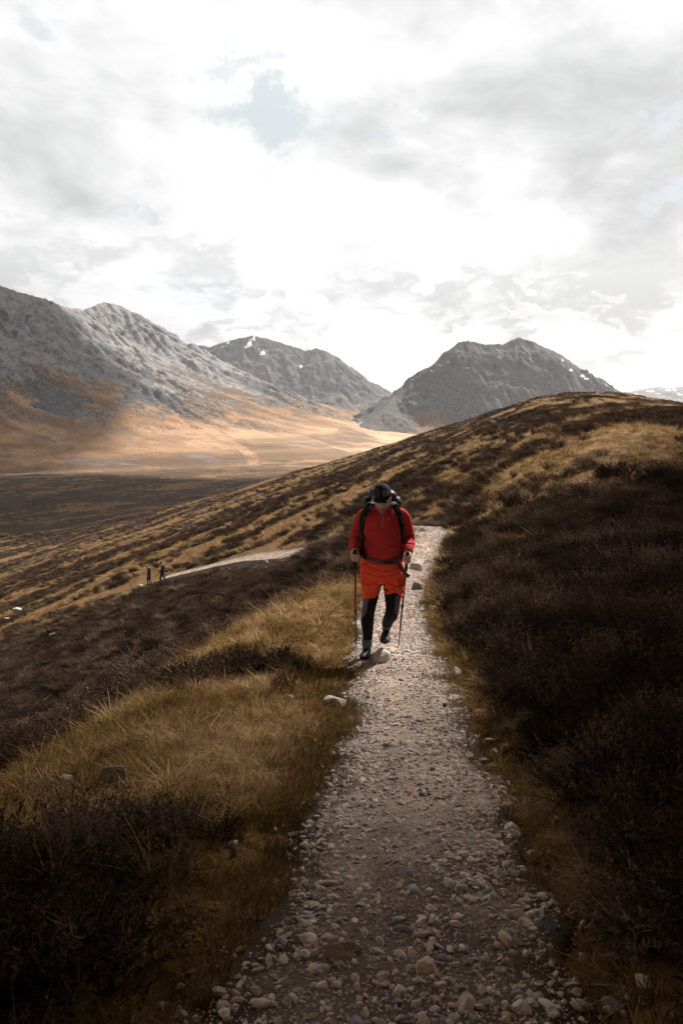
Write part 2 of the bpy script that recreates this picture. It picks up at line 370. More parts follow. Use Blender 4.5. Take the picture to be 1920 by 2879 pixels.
def erode(H, n_drop, batches, seed, steps=70, rate=0.35, cap_k=5.0, inertia=0.12):
    """rain running down the slopes: cuts gullies along the fall line and lays fans below them"""
    H = H.copy(); nx, ny = H.shape; r = np.random.default_rng(seed)
    for _ in range(batches):
        x = r.uniform(2, nx - 3, n_drop); y = r.uniform(2, ny - 3, n_drop); dx = np.zeros(n_drop); dy = np.zeros(n_drop)
        vel = np.ones(n_drop); wat = np.ones(n_drop); sed = np.zeros(n_drop)
        for _s in range(steps):
            i = x.astype(int); j = y.astype(int); fx = x - i; fy = y - j
            a, b, c, d = H[i, j], H[i + 1, j], H[i, j + 1], H[i + 1, j + 1]
            gx = (b - a) * (1 - fy) + (d - c) * fy; gy = (c - a) * (1 - fx) + (d - b) * fx
            h0 = a * (1 - fx) * (1 - fy) + b * fx * (1 - fy) + c * (1 - fx) * fy + d * fx * fy
            dx = dx * inertia - gx * (1 - inertia); dy = dy * inertia - gy * (1 - inertia)
            ln = np.hypot(dx, dy) + 1e-9; dx /= ln; dy /= ln
            x2 = np.clip(x + dx, 1, nx - 3); y2 = np.clip(y + dy, 1, ny - 3)
            i2 = x2.astype(int); j2 = y2.astype(int); gx2 = x2 - i2; gy2 = y2 - j2
            h1 = H[i2, j2] * (1 - gx2) * (1 - gy2) + H[i2 + 1, j2] * gx2 * (1 - gy2) + H[i2, j2 + 1] * (1 - gx2) * gy2 + H[i2 + 1, j2 + 1] * gx2 * gy2
            dh = h1 - h0; cap = np.maximum(-dh, 0.02) * vel * wat * cap_k
            over = (sed > cap) | (dh > 0)
            dep = np.where(dh > 0, np.minimum(dh, sed), np.maximum(sed - cap, 0) * 0.25)
            ero = np.minimum((cap - sed) * rate, -dh)
            amt = np.where(over, dep, -np.maximum(ero, 0)); sed = sed - amt
            amt = np.clip(amt, -2.0, 2.0)
            np.add.at(H, (i, j), amt * (1 - fx) * (1 - fy)); np.add.at(H, (i + 1, j), amt * fx * (1 - fy)); np.add.at(H, (i, j + 1), amt * (1 - fx) * fy); np.add.at(H, (i + 1, j + 1), amt * fx * fy)
            vel = np.sqrt(np.maximum(vel * vel - dh * 0.12, 0.05)); vel = np.minimum(vel, 4); wat *= 0.985; x, y = x2, y2
    return H
def mountain(name, label, ridge, step, seed, p=1.35, rock_line=0.45, crag=0.07, gul_amp=0.035, hue=1.0, snow=None, floor=FLOOR, rocky=0.0, band=(0.5, 0.2), crag_at=0.25, rk=1.0, FOOT=0.0, ero=0.5, warp=0.0, wk=1.0):
    """ridge: list of (photo px, photo py, forward distance, flank width)"""
    pts = np.array([[*at(px, py, d), w * wk] for px, py, d, w in ridge])
    W = pts[:, 3].max()
    x0, x1 = pts[:, 0].min() - W, pts[:, 0].max() + W; y0, y1 = pts[:, 1].min() - W, pts[:, 1].max() + 0.45 * W
    x0 = max(x0, -1900); y1 = max(y1, pts[:, 1].max() + 150)
    X, Y = np.meshgrid(np.arange(x0, x1, step), np.arange(y0, y1, step), indexing='ij')
    wx = 28 * fbm(X / 260., Y / 260., 3, seed + 50); wy = 28 * fbm(X / 260., Y / 260., 3, seed + 60)
    H = np.full(X.shape, -1e9); Dn = np.zeros(X.shape); U = np.zeros(X.shape); ZR = np.zeros(X.shape); DD = np.zeros(X.shape)
    cum = 0
    for A, B in zip(pts[:-1], pts[1:]):
        e = B[:2] - A[:2]; L2 = e @ e; L = math.sqrt(L2)
        t = np.clip(((X + wx * 0.0 - A[0]) * e[0] + (Y - A[1]) * e[1]) / L2, 0, 1)
        d = np.hypot(X - A[0] - t * e[0], Y - A[1] - t * e[1])
        w = A[3] + t * (B[3] - A[3]); zr = A[2] + t * (B[2] - A[2])
        dn = np.maximum(d + (wx + wy) * 0.6 * sstep(30, 200, d), 0) / w
        h = floor + (zr - floor) * np.clip(1 - dn, 0, 1) ** p - 30 * np.clip(dn - 0.97, 0, 1)
        m_ = h > H
        H = np.where(m_, h, H); Dn = np.where(m_, dn, Dn); U = np.where(m_, cum + t * L, U); ZR = np.where(m_, zr, ZR); DD = np.where(m_, d, DD)
        cum += L
    D = np.maximum(ZR - floor, 5)
    rel = np.clip((H - floor) / D, 0, 1.2)
    body = sstep(0.0, 0.25, rel)
    keep = sstep(5, 90, DD) * 0.85 + 0.15
    gl = fbm(U / 34.0 + 0.8 * fbm(X / 90., Y / 90., 2, seed + 3), DD / 330.0, 4, seed + 7)
    gully = sstep(0.02, 0.36, gl) * sstep(0.02, 0.2, rel) * (1 - sstep(0.75, 0.95, rel))
    rg = fbm(X / 190.0, Y / 190.0, 6, seed + 13, 0.46, True)
    rmask = sstep(rock_line - 0.18, rock_line + 0.22, rel + 0.38 * fbm(X / 170., Y / 170., 4, seed + 19) + rocky)
    Z = H + D * keep * (crag * (rg - 0.2) * (0.30 + 0.9 * rmask) * body - gul_amp * gully + 0.05 * body * fbm(X / 330., Y / 330., 3, seed + 29))
    stepn = fbm(X / 55., Y / 55., 4, seed + 23)
    Z = Z + 0.006 * D * keep * rmask * np.sin(H / D * 26 + 5 * stepn)
    if warp:
        qx, qy = X + 60 * fbm(X / 150., Y / 150., 3, seed + 81), Y + 60 * fbm(X / 150., Y / 150., 3, seed + 83)
        Z = Z + D * keep * body * warp * (0.55 * fbm(qx / 120., qy / 120., 6, seed + 85, 0.55) + 0.45 * (fbm(qx / 75., qy / 60., 5, seed + 87, 0.5, True) - 0.25) * rmask + 0.22 * (fbm(qx / 34., qy / 28., 4, seed + 89, 0.55, True) - 0.2) * rmask)
    Z0 = Z
    Z = erode(Z, X.size // 7, 7, seed, rate=0.22, cap_k=3.2)
    Z = Z0 + (np.clip(Z, Z0 - 14, Z0 + 5) - Z0) * ero
    low = (Z0 + Z) * 0.5
    wear = Z0 - Z
    Z = np.where(Z < floor + 2, np.minimum(Z, Z0), Z)
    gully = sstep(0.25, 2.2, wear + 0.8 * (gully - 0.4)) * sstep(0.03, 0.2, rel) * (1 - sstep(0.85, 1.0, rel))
    gx, gy = np.gradient(Z, step)
    slope = np.hypot(gx, gy)
    rock = np.clip(rmask * 0.75 + sstep(0.62, 1.0, slope) * 0.6 - 0.1, 0, 1.2)
    cg = fbm(X / 150., Y / 150., 5, seed + 71, 0.6) + 0.45 * np.exp(-((rel - band[0] + 0.12 * fbm(X / 400., Y / 400., 2, seed + 77)) / band[1]) ** 2) + 0.25 * (sstep(0.5, 1.0, slope) - 0.3)
    cragm = sstep(crag_at, crag_at + 0.3, cg) * sstep(0.12, 0.3, rel)
    rock = np.maximum(rock, 0.9 * cragm)
    sn = np.zeros(X.shape)
    for (px, py, d, rx, ry) in (snow or []):
        c = at(px, py, d)
        ddx = (X - c.x) / rx; ddz = (Z - c.z) / ry
        sn = np.maximum(sn, np.exp(-(ddx ** 2 + ddz ** 2)) * (np.abs(Y - c.y) < 260))
    f = grid_faces(*X.shape)
    zf = Z.ravel()[f].max(1); f = f[zf > floor - 12][:, ::-1]
    used, inv = np.unique(f, return_inverse=True); f = inv.reshape(f.shape)
    co = np.stack([X.ravel(), Y.ravel(), Z.ravel()], 1)[used]
    # faces must look up
    a, b_, c_ = co[f[:, 0]], co[f[:, 1]], co[f[:, 2]]
    if np.cross(b_ - a, c_ - a)[:, 2].mean() < 0: f = f[:, ::-1]
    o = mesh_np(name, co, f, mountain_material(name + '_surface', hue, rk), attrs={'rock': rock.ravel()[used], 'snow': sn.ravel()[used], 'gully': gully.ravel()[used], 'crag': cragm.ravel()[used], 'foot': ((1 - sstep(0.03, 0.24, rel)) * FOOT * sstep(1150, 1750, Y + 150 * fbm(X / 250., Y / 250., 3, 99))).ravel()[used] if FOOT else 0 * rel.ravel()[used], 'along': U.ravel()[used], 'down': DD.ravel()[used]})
    return tag(o, label, kind='structure')

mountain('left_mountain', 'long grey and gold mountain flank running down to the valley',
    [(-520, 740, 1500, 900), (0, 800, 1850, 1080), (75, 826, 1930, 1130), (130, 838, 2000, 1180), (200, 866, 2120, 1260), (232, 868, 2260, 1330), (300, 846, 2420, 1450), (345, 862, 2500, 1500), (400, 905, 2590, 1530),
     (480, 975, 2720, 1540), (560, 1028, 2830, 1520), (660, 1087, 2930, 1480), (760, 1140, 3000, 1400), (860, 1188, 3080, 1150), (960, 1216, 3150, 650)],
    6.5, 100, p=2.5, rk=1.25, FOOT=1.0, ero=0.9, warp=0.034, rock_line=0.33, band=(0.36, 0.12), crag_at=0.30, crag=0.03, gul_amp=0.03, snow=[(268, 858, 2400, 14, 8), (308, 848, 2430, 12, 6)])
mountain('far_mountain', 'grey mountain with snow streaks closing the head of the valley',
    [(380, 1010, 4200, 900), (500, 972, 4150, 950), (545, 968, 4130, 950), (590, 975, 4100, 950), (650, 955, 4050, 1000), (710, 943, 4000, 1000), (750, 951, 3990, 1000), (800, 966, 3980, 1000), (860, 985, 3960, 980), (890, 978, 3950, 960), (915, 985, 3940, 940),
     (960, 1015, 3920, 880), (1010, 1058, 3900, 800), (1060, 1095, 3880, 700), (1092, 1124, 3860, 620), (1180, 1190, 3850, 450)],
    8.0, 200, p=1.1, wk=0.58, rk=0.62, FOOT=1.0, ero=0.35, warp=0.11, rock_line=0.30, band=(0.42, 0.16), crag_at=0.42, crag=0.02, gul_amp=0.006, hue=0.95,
    snow=[(700, 965, 3900, 16, 34), (737, 993, 3850, 15, 14), (690, 975, 3890, 12, 14), (640, 962, 4000, 10, 8), (845, 1030, 3800, 8, 14), (712, 950, 3960, 8, 18), (960, 1045, 3800, 6, 12)])
mountain('right_mountain', 'craggy grey domed mountain behind the brown ridge',
    [(930, 1246, 1900, 180), (985, 1222, 1950, 260), (1030, 1190, 2050, 330), (1075, 1150, 2150, 380), (1110, 1112, 2250, 430), (1165, 1080, 2300, 480), (1210, 1040, 2330, 500), (1240, 1006, 2340, 520), (1290, 962, 2350, 540), (1320, 960, 2360, 540), (1350, 967, 2370, 540), (1412, 968, 2380, 540), (1428, 961, 2390, 540), (1460, 950, 2400, 540),
     (1492, 956, 2400, 530), (1540, 980, 2410, 520), (1580, 1000, 2420, 500), (1640, 1040, 2430, 470), (1700, 1078, 2440, 430), (1745, 1100, 2450, 400), (1850, 1140, 2460, 300)],
    4.0, 300, p=1.0, wk=0.56, rk=0.58, ero=0.25, warp=0.19, rock_line=0.42, band=(0.42, 0.24), crag_at=0.20, crag=0.03, gul_amp=0.006, rocky=0.0, hue=0.8,
    snow=[(1602, 1041, 2330, 10, 5), (1650, 1065, 2330, 12, 5), (1640, 1055, 2340, 8, 4), (1700, 1082, 2380, 6, 3), (1580, 1012, 2380, 5, 6)])
mountain('distant_mountain', 'small snow-flecked summit far beyond the right ridge',
    [(1740, 1108, 6000, 700), (1790, 1097, 6000, 800), (1850, 1087, 6000, 800), (1885, 1091, 6050, 800), (1925, 1084, 6100, 800), (2000, 1078, 6100, 800), (2080, 1095, 6100, 700)],
    16.0, 400, p=1.1, rock_line=0.1, crag=0.07, gul_amp=0.03, hue=0.6, rocky=0.4,
    snow=[(1830, 1100, 5900, 24, 14), (1870, 1098, 5950, 30, 8), (1905, 1095, 5950, 22, 14), (1850, 1106, 5850, 20, 10), (1800, 1108, 5850, 22, 8), (1915, 1108, 5800, 26, 8)])
# ------------------------------------------------------------------ clouds added out of view, shaped to shade the near ground and the left of the valley
def shade_cloud_material():
    m, q, bs = new_mat('cloud')
    q.put(bs.inputs['Base Color'], (0.82, 0.83, 0.85)); bs.inputs['Roughness'].default_value = 1.0; bs.inputs['Specular IOR Level'].default_value = 0.0
    return m
def build_shade_clouds():
    H = 470.0
    k = (H + 2.4) / math.tan(SUN_EL); ox, oy = k * math.sin(SUN_AZ), k * math.cos(SUN_AZ)
    gx = np.concatenate([np.arange(-2200, -60, 40), np.arange(-60, 80, 2.0), np.arange(80, 2200, 40)])      # ground x under the edge
    edge = EDGE(gx) + np.where(np.abs(gx) > 60, 30 * pnoise(gx / 150.0, 0 * gx, 3), 0)
    vv = np.concatenate([[0], np.geomspace(3, 2600, 46)])
    U, V = np.meshgrid(gx, vv, indexing='ij')
    E = np.repeat(edge[:, None], len(vv), 1)
    X = U + ox; Y = E + oy - V
    prof = np.clip(V / 320.0, 0, 1) * np.sqrt(np.clip((2600 - V) / 300.0, 0, 1)) * np.sqrt(np.clip((2200 - np.abs(U)) / 300.0, 0, 1))
    bot = H - 0 * prof + 22 * prof * fbm(X / 130., Y / 130., 4, 5)
    top = H + prof * (90 + 70 * fbm(X / 220., Y / 220., 5, 9))
    f = grid_faces(*X.shape); n = X.size
    co = np.concatenate([np.stack([X.ravel(), Y.ravel(), bot.ravel()], 1), np.stack([X.ravel(), Y.ravel(), top.ravel() + 0.5], 1)])
    fs = [f, (f + n)[:, ::-1]]
    # one more bank over the left of the valley
    base = len(co)
    H2 = 6000.0; k2 = (H2 + 90) / math.tan(SUN_EL)
    rb = random.Random(5); puffs = [(-1250, 1150, 420, 380), (-860, 1330, 450, 400), (-640, 1060, 260, 190), (-640, 730, 480, 230), (-300, 640, 230, 150), (-60, 700, 150, 110), (-430, 500, 380, 170)]
    for _ in range(150):
        a_, b_ = rb.uniform(-1450, 60), rb.uniform(820, 1500)
        wgt = (1 - sstep(-700, -150, a_ + 0.45 * (b_ - 900))) * (1 - sstep(1150, 1450, b_))
        if rb.random() < wgt: puffs.append((a_, b_, rb.uniform(35, 110), rb.uniform(30, 95)))
    for (gx_, gy_, rx, ry) in puffs:
        th, ph = np.meshgrid(np.linspace(0, 2 * np.pi, 41), np.linspace(0, np.pi, 15), indexing='ij')
        rr = 1 + 0.45 * fbm(2 * np.cos(th) + gx_, 2 * np.sin(th), 3, 15) * np.sin(ph)
        x = gx_ + k2 * math.sin(SUN_AZ) + rx * rr * np.cos(th) * np.sin(ph); y = gy_ + k2 * math.cos(SUN_AZ) + ry * rr * np.sin(th) * np.sin(ph)
        z = H2 + np.where(np.cos(ph) > 0, 0.55, 0.2) * min(rx, 200) * np.cos(ph) + 20 * fbm(x / 90, y / 90, 3, 19) * np.sin(ph)
        fs.append(grid_faces(*x.shape) + base); co = np.concatenate([co, np.stack([x.ravel(), y.ravel(), z.ravel()], 1)]); base = len(co)
    o = mesh_np('shade_clouds', co, np.concatenate(fs), shade_cloud_material())
    return tag(o, 'unseen cloud added to shade the near ground and the valley', kind='stuff')
EDGE = _spl(np.array([-3000., -60, -30, -16, -9, -5, -2.5, 0, 1.4, 3, 6, 10, 20, 60, 3000]), np.array([66., 62, 57, 50, 36, 17, 6.0, 4.4, 4.9, 9, 18, 26, 35, 44, 50.]))
build_shade_clouds()

# ------------------------------------------------------------------ haze
def build_haze():
    bm = bmesh.new(); bmesh.ops.create_cube(bm, size=1.0)
    for v in bm.verts: v.co = Vector((v.co.x * 19000, v.co.y * 19000, -112 if v.co.z < 0 else HAZE_TOP))
    me = bpy.data.meshes.new('haze'); bm.to_mesh(me); bm.free()
    o = bpy.data.objects.new('haze', me); COL.objects.link(o)
    m = bpy.data.materials.new('haze'); m.use_nodes = True; q = NG(m.node_tree); q.n.clear()
    v = q.node('ShaderNodeVolumePrincipled'); v.inputs['Color'].default_value = (0.86, 0.92, 1.0, 1); v.inputs['Density'].default_value = HAZE_DENSITY; v.inputs['Anisotropy'].default_value = 0.3
    out = q.node('ShaderNodeOutputMaterial'); q.l.new(v.outputs[0], out.inputs['Volume']); me.materials.append(m)
    return tag(o, 'thin pale haze in the valley air', kind='stuff')
HAZE_TOP, HAZE_DENSITY = 430.0, 3.6e-5
build_haze()

# ------------------------------------------------------------------ scatter tools
rng = np.random.default_rng(7)
def proto_collection(name, objs):
    c = bpy.data.collections.new(name)
    for o in objs: c.objects.link(o)
    return c
def scatter(name, pts, rot, scl, idx, tint, coll, parent=None):
    me = bpy.data.meshes.new(name); n = len(pts)
    me.vertices.add(n); me.vertices.foreach_set('co', np.asarray(pts, np.float32).ravel())
    for an, ty, dat, key in (('rot', 'FLOAT_VECTOR', rot, 'vector'), ('scl', 'FLOAT_VECTOR', scl, 'vector'), ('idx', 'INT', idx, 'value'), ('tint', 'FLOAT', tint, 'value')):
        at_ = me.attributes.new(an, ty, 'POINT')
        at_.data.foreach_set(key, np.asarray(dat, np.int32 if ty == 'INT' else np.float32).ravel())
    me.update()
    o = bpy.data.objects.new(name, me); COL.objects.link(o)
    if parent: o.parent = parent
    ng = bpy.data.node_groups.new('scatter_' + name, 'GeometryNodeTree')
    ng.interface.new_socket('Geometry', in_out='INPUT', socket_type='NodeSocketGeometry')
    ng.interface.new_socket('Geometry', in_out='OUTPUT', socket_type='NodeSocketGeometry')
    N = ng.nodes; L = ng.links
    gi, go = N.new('NodeGroupInput'), N.new('NodeGroupOutput')
    ip = N.new('GeometryNodeInstanceOnPoints'); ci = N.new('GeometryNodeCollectionInfo')
    ci.inputs['Collection'].default_value = coll; ci.inputs['Separate Children'].default_value = True; ci.inputs['Reset Children'].default_value = True
    def na(nm, ty):
        a = N.new('GeometryNodeInputNamedAttribute'); a.data_type = ty; a.inputs['Name'].default_value = nm; return a.outputs['Attribute']
    e = N.new('FunctionNodeEulerToRotation'); L.new(na('rot', 'FLOAT_VECTOR'), e.inputs[0])
    L.new(gi.outputs[0], ip.inputs['Points']); L.new(ci.outputs[0], ip.inputs['Instance'])
    ip.inputs['Pick Instance'].default_value = True
    L.new(na('idx', 'INT'), ip.inputs['Instance Index']); L.new(e.outputs[0], ip.inputs['Rotation']); L.new(na('scl', 'FLOAT_VECTOR'), ip.inputs['Scale'])
    L.new(ip.outputs[0], go.inputs[0])
    md = o.modifiers.new('scatter', 'NODES'); md.node_group = ng
    return o

# ------------------------------------------------------------------ stones
def stone_mesh(name, seed, sub=2, cuts=7, flat=0.62, rough=0.05, lo=0.55, hi=0.92):
    r = random.Random(seed)
    bm = bmesh.new(); bmesh.ops.create_icosphere(bm, subdivisions=sub, radius=1.0)
    co = np.array([v.co[:] for v in bm.verts])
    ax = np.array([1.0, r.uniform(0.6, 0.95), flat * r.uniform(0.75, 1.25)])
    for _ in range(cuts):
        n = np.array([r.gauss(0, 1), r.gauss(0, 1), r.gauss(0, 1)]); n /= np.linalg.norm(n)
        h = r.uniform(lo, hi); d = co @ n
        co = co - np.outer(np.maximum(d - h, 0), n)
    ln = np.linalg.norm(co, axis=1)
    co = co * (1 + rough * (pnoise(co[:, 0] * 2.3 + seed, co[:, 1] * 2.3 + co[:, 2] * 1.7, seed) + 0.5 * pnoise(co[:, 0] * 6 + co[:, 2] * 4, co[:, 1] * 6 - co[:, 2] * 3, seed + 1)))[:, None]
    co = co * ax
    for v, c in zip(bm.verts, co): v.co = c
    me = bpy.data.meshes.new(name); bm.to_mesh(me); bm.free()
    return me
def stone_material(name, stops, use_random=True, lichen=0.0, bump=0.5, bdist=0.01, scale=1.0, wear=0.3):
    m, q, bs = new_mat(name)
    obj = q.node('ShaderNodeTexCoord').outputs['Object']
    oi = q.node('ShaderNodeObjectInfo')
    cr = q.node('ShaderNodeValToRGB'); cr.color_ramp.interpolation = 'CONSTANT'
    while len(cr.color_ramp.elements) < len(stops): cr.color_ramp.elements.new(0.5)
    for i, c in enumerate(stops):
        cr.color_ramp.elements[i].position = i / len(stops); cr.color_ramp.elements[i].color = (*c, 1)
    q.put(cr.inputs[0], oi.outputs['Random'])
    off = q.vmath('ADD', obj, q.comb(q.math('MULTIPLY', oi.outputs['Random'], 37.0), 0.0, 0.0))
    n = q.noise(off, 3.0 * scale, 6, 0.65)
    col = q.mix(q.ramp(n, 0.3, 0.7), cr.outputs[0], q.vmath('MULTIPLY', cr.outputs[0], (1 - wear, 1 - wear, 1 - wear)))
    if lichen:
        col = q.mix(q.math('MULTIPLY', q.ramp(q.noise(off, 5.0 * scale, 6, 0.7), 0.5, 0.62), lichen), col, (0.10, 0.095, 0.085))
        col = q.mix(q.math('MULTIPLY', q.ramp(q.noise(off, 8.0 * scale, 5, 0.7), 0.58, 0.66), lichen), col, (0.52, 0.50, 0.45))
    q.put(bs.inputs['Base Color'], col); bs.inputs['Roughness'].default_value = 0.85; bs.inputs['Specular IOR Level'].default_value = 0.25
    b = q.node('ShaderNodeBump'); b.inputs['Strength'].default_value = bump; b.inputs['Distance'].default_value = bdist
    q.put(b.inputs['Height'], q.noise(off, 7.0 * scale, 6, 0.7)); q.l.new(b.outputs[0], bs.inputs['Normal'])
    return m
PEBBLE_COLS = [(0.60, 0.47, 0.41), (0.50, 0.42, 0.38), (0.33, 0.31, 0.31), (0.66, 0.56, 0.50), (0.27, 0.275, 0.29), (0.54, 0.42, 0.34), (0.42, 0.37, 0.35), (0.60, 0.45, 0.36), (0.70, 0.63, 0.58), (0.56, 0.49, 0.45)]
pebble_mat = stone_material('pebble', PEBBLE_COLS, bump=0.3, bdist=0.05)
pebble_meshes = []
for i in range(14):
    me = stone_mesh('stone', 40 + i, sub=2, cuts=9 + i % 5, flat=0.52 + 0.05 * (i % 5), rough=0.10, lo=0.45, hi=0.85)
    me.materials.append(pebble_mat)
    me.polygons.foreach_set('use_smooth', np.full(len(me.polygons), i % 7 == 0))
    pebble_meshes.append(me)
pebble_coll = proto_collection('pebble_shapes', [bpy.data.objects.new('pebble_shape', me) for me in pebble_meshes])

# ------------------------------------------------------------------ path
HWID = _spl(np.array([-10., 1.5, 2.6, 4, 5.4, 7.7, 11, 20, 100]), np.array([0.46, 0.44, 0.40, 0.36, 0.34, 0.39, 0.41, 0.44, 0.46]))
def half_width(y, side):
    y = np.asarray(y, float)
    return HWID(y) + 0.25 * sstep(28, 38, y) + 0.10 * pnoise(y / 1.1, 0 * y + 3.7 * side, 83) + 0.07 * pnoise(y / 0.3, 0 * y + 9.7 * side, 84)
def path_z(x, y): return terrain(x, y) + 0.035 + 0.05 * sstep(28, 36, y) + 0.010 * fbm(np.asarray(x) / 0.16, np.asarray(y) / 0.16, 3, 91) + 0.02 * fbm(np.asarray(x) / 0.6, np.asarray(y) / 0.6, 2, 92)
def path_material():
    m, q, bs = new_mat('path_earth')
    pos = q.node('ShaderNodeNewGeometry').outputs['Position']
    a = q.noise(pos, 2.2, 5, 0.6); b = q.noise(pos, 40, 5, 0.7); c = q.noise(pos, 130, 3, 0.6)
    col = q.mix(q.ramp(a, 0.35, 0.68), (0.27, 0.19, 0.145), (0.52, 0.41, 0.34))
    col = q.mix(q.ramp(b, 0.5, 0.66), col, (0.60, 0.51, 0.45))
    col = q.mix(q.ramp(c, 0.55, 0.7, 0.0, 0.7), col, (0.11, 0.085, 0.07))
    col = q.mix(q.ramp(q.math('ADD', q.sep(pos)[1], q.math('MULTIPLY', a, 2.6)), 3.4, 5.6, 0.85, 0.0), col, (0.075, 0.055, 0.043))      # dark peat near the viewer, also painting foreground shade into the earth colour
    peat = q.math('ADD', q.attr('edge'), q.math('MULTIPLY', q.math('SUBTRACT', q.noise(pos, 5.0, 5, 0.65), 0.5), 1.1))
    col = q.mix(q.ramp(peat, 0.70, 1.02), col, (0.055, 0.038, 0.026))
    q.put(bs.inputs['Base Color'], col); bs.inputs['Roughness'].default_value = 0.95; bs.inputs['Specular IOR Level'].default_value = 0.1
    bp = q.node('ShaderNodeBump'); bp.inputs['Strength'].default_value = 0.9; bp.inputs['Distance'].default_value = 0.012
    q.put(bp.inputs['Height'], q.math('ADD', b, q.math('MULTIPLY', c, 0.6))); q.l.new(bp.outputs[0], bs.inputs['Normal'])
    return m
def build_path():
    ys = np.concatenate([np.linspace(-2, 0.8, 20), np.geomspace(0.83, 61, 540)])
    ss = np.linspace(-1, 1, 49)
    YY, SS = np.meshgrid(ys, ss, indexing='ij')
    hw = np.where(SS < 0, half_width(YY, -1), half_width(YY, 1)) + 0.16
    dxdy = np.gradient(xpath(ys), ys)[:, None]
    nrm = np.sqrt(1 + dxdy ** 2)
    X = xpath(YY) + SS * hw / nrm; Y = YY - SS * hw * dxdy / nrm
    Z = path_z(X, Y) - (0.16 - 0.09 * sstep(26, 34, YY)) * sstep(0.80, 1.0, np.abs(SS))
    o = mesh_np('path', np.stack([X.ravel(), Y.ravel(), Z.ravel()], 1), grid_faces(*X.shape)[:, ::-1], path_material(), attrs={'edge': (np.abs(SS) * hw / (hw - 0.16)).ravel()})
    me = o.data
    if me.polygons[100].normal.z < 0: me.flip_normals()
    return tag(o, 'pale stony footpath winding down the moor', kind='structure')
path = build_path()

def build_stones():
    # candidates, size by a skewed law; the largest in view become stones of their own
    P = []
    def lay(n, y0, y1, r_lo, r_hi, spread, power=2.2, centre_gap=True, least=0.16):
        y = np.exp(rng.uniform(math.log(y0), math.log(y1), n)) if y0 > 0 else rng.uniform(y0, y1, n)
        sgn = np.where(rng.random(n) < 0.5, -1, 1)
        hw = np.where(sgn < 0, half_width(y, -1), half_width(y, 1))
        s = sgn * hw * np.abs(rng.random(n) + rng.normal(0, spread, n))
        x = xpath(y) + s
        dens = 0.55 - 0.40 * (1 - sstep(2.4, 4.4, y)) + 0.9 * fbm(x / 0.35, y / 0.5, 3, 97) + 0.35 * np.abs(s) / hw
        if centre_gap: dens = dens - 0.35 * np.exp(-((s + 0.12) / 0.16) ** 2) * (1 - sstep(9, 14, y))
        keep = rng.random(n) < np.clip(dens, least, 1)
        y, x, s = y[keep], x[keep], s[keep]; m = len(y)
        rad = r_lo + (r_hi - r_lo) * rng.random(m) ** power
        P.append(np.stack([x, y, rad], 1))
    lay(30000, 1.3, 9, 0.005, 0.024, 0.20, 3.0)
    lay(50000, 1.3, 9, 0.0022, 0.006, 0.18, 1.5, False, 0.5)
    lay(34000, 8, 27, 0.008, 0.028, 0.08, 2.2)
    lay(11000, 26, 60, 0.02, 0.05, 0.04, 2.0)
    lay(700, 1.4, 26, 0.020, 0.046, 0.26, 2.2, False)
    A = np.concatenate(P)
    x, y, rad = A.T
    s = np.abs(x - xpath(y)); hw = np.where(x < xpath(y), half_width(y, -1), half_width(y, 1))
    z = np.where(s < hw + 0.05, path_z(x, y), terrain(x, y) + 0.012) + 0.06 * rad
    n = len(x)
    rot = np.stack([rng.normal(0, 0.28, n), rng.normal(0, 0.28, n), rng.uniform(0, 6.283, n)], 1)
    scl = np.stack([rad * rng.uniform(0.9, 1.35, n), rad * rng.uniform(0.8, 1.1, n), rad * rng.uniform(0.75, 1.15, n)], 1)
    idx = rng.integers(0, 14, n)
    d = np.hypot(x, y); seen = (np.abs(x / y) < 0.42) & (y > 1.7)
    order = np.argsort(-(rad / d) * seen)
    top = order[:300]; rest = np.ones(n, bool); rest[top] = False
    for i in top:
        o = bpy.data.objects.new('stone', pebble_meshes[idx[i]]); o.parent = path
        o.location = (x[i], y[i], z[i]); o.rotation_euler = rot[i]; o.scale = scl[i]; COL.objects.link(o)
    o = scatter('gravel', np.stack([x, y, z], 1)[rest], rot[rest], scl[rest], idx[rest], rng.random(rest.sum()), pebble_coll, path)
    o['kind'] = 'stuff'
build_stones()

# ------------------------------------------------------------------ grass and heather
def leaf_material(name, cols, trans=0.35, rough=0.7):
    m = bpy.data.materials.new(name); m.use_nodes = True; q = NG(m.node_tree); q.n.clear()
    tint = q.attr('tint', 'INSTANCER'); bl = q.attr('shade')
    t = q.math('ADD', tint, q.math('MULTIPLY', q.math('SUBTRACT', bl, 0.5), 0.55), clamp=True)
    cr = q.node('ShaderNodeValToRGB')
    while len(cr.color_ramp.elements) < len(cols): cr.color_ramp.elements.new(0.5)
    for i, c in enumerate(cols):
        cr.color_ramp.elements[i].position = i / (len(cols) - 1); cr.color_ramp.elements[i].color = (*c, 1)
    q.put(cr.inputs[0], t)
    d = q.node('ShaderNodeBsdfDiffuse'); tr = q.node('ShaderNodeBsdfTranslucent'); mx = q.node('ShaderNodeMixShader')
    q.l.new(cr.outputs[0], d.inputs[0]); q.l.new(cr.outputs[0], tr.inputs[0]); mx.inputs[0].default_value = trans
    q.l.new(d.outputs[0], mx.inputs[1]); q.l.new(tr.outputs[0], mx.inputs[2])
    out = q.node('ShaderNodeOutputMaterial'); q.l.new(mx.outputs[0], out.inputs[0])
    return m
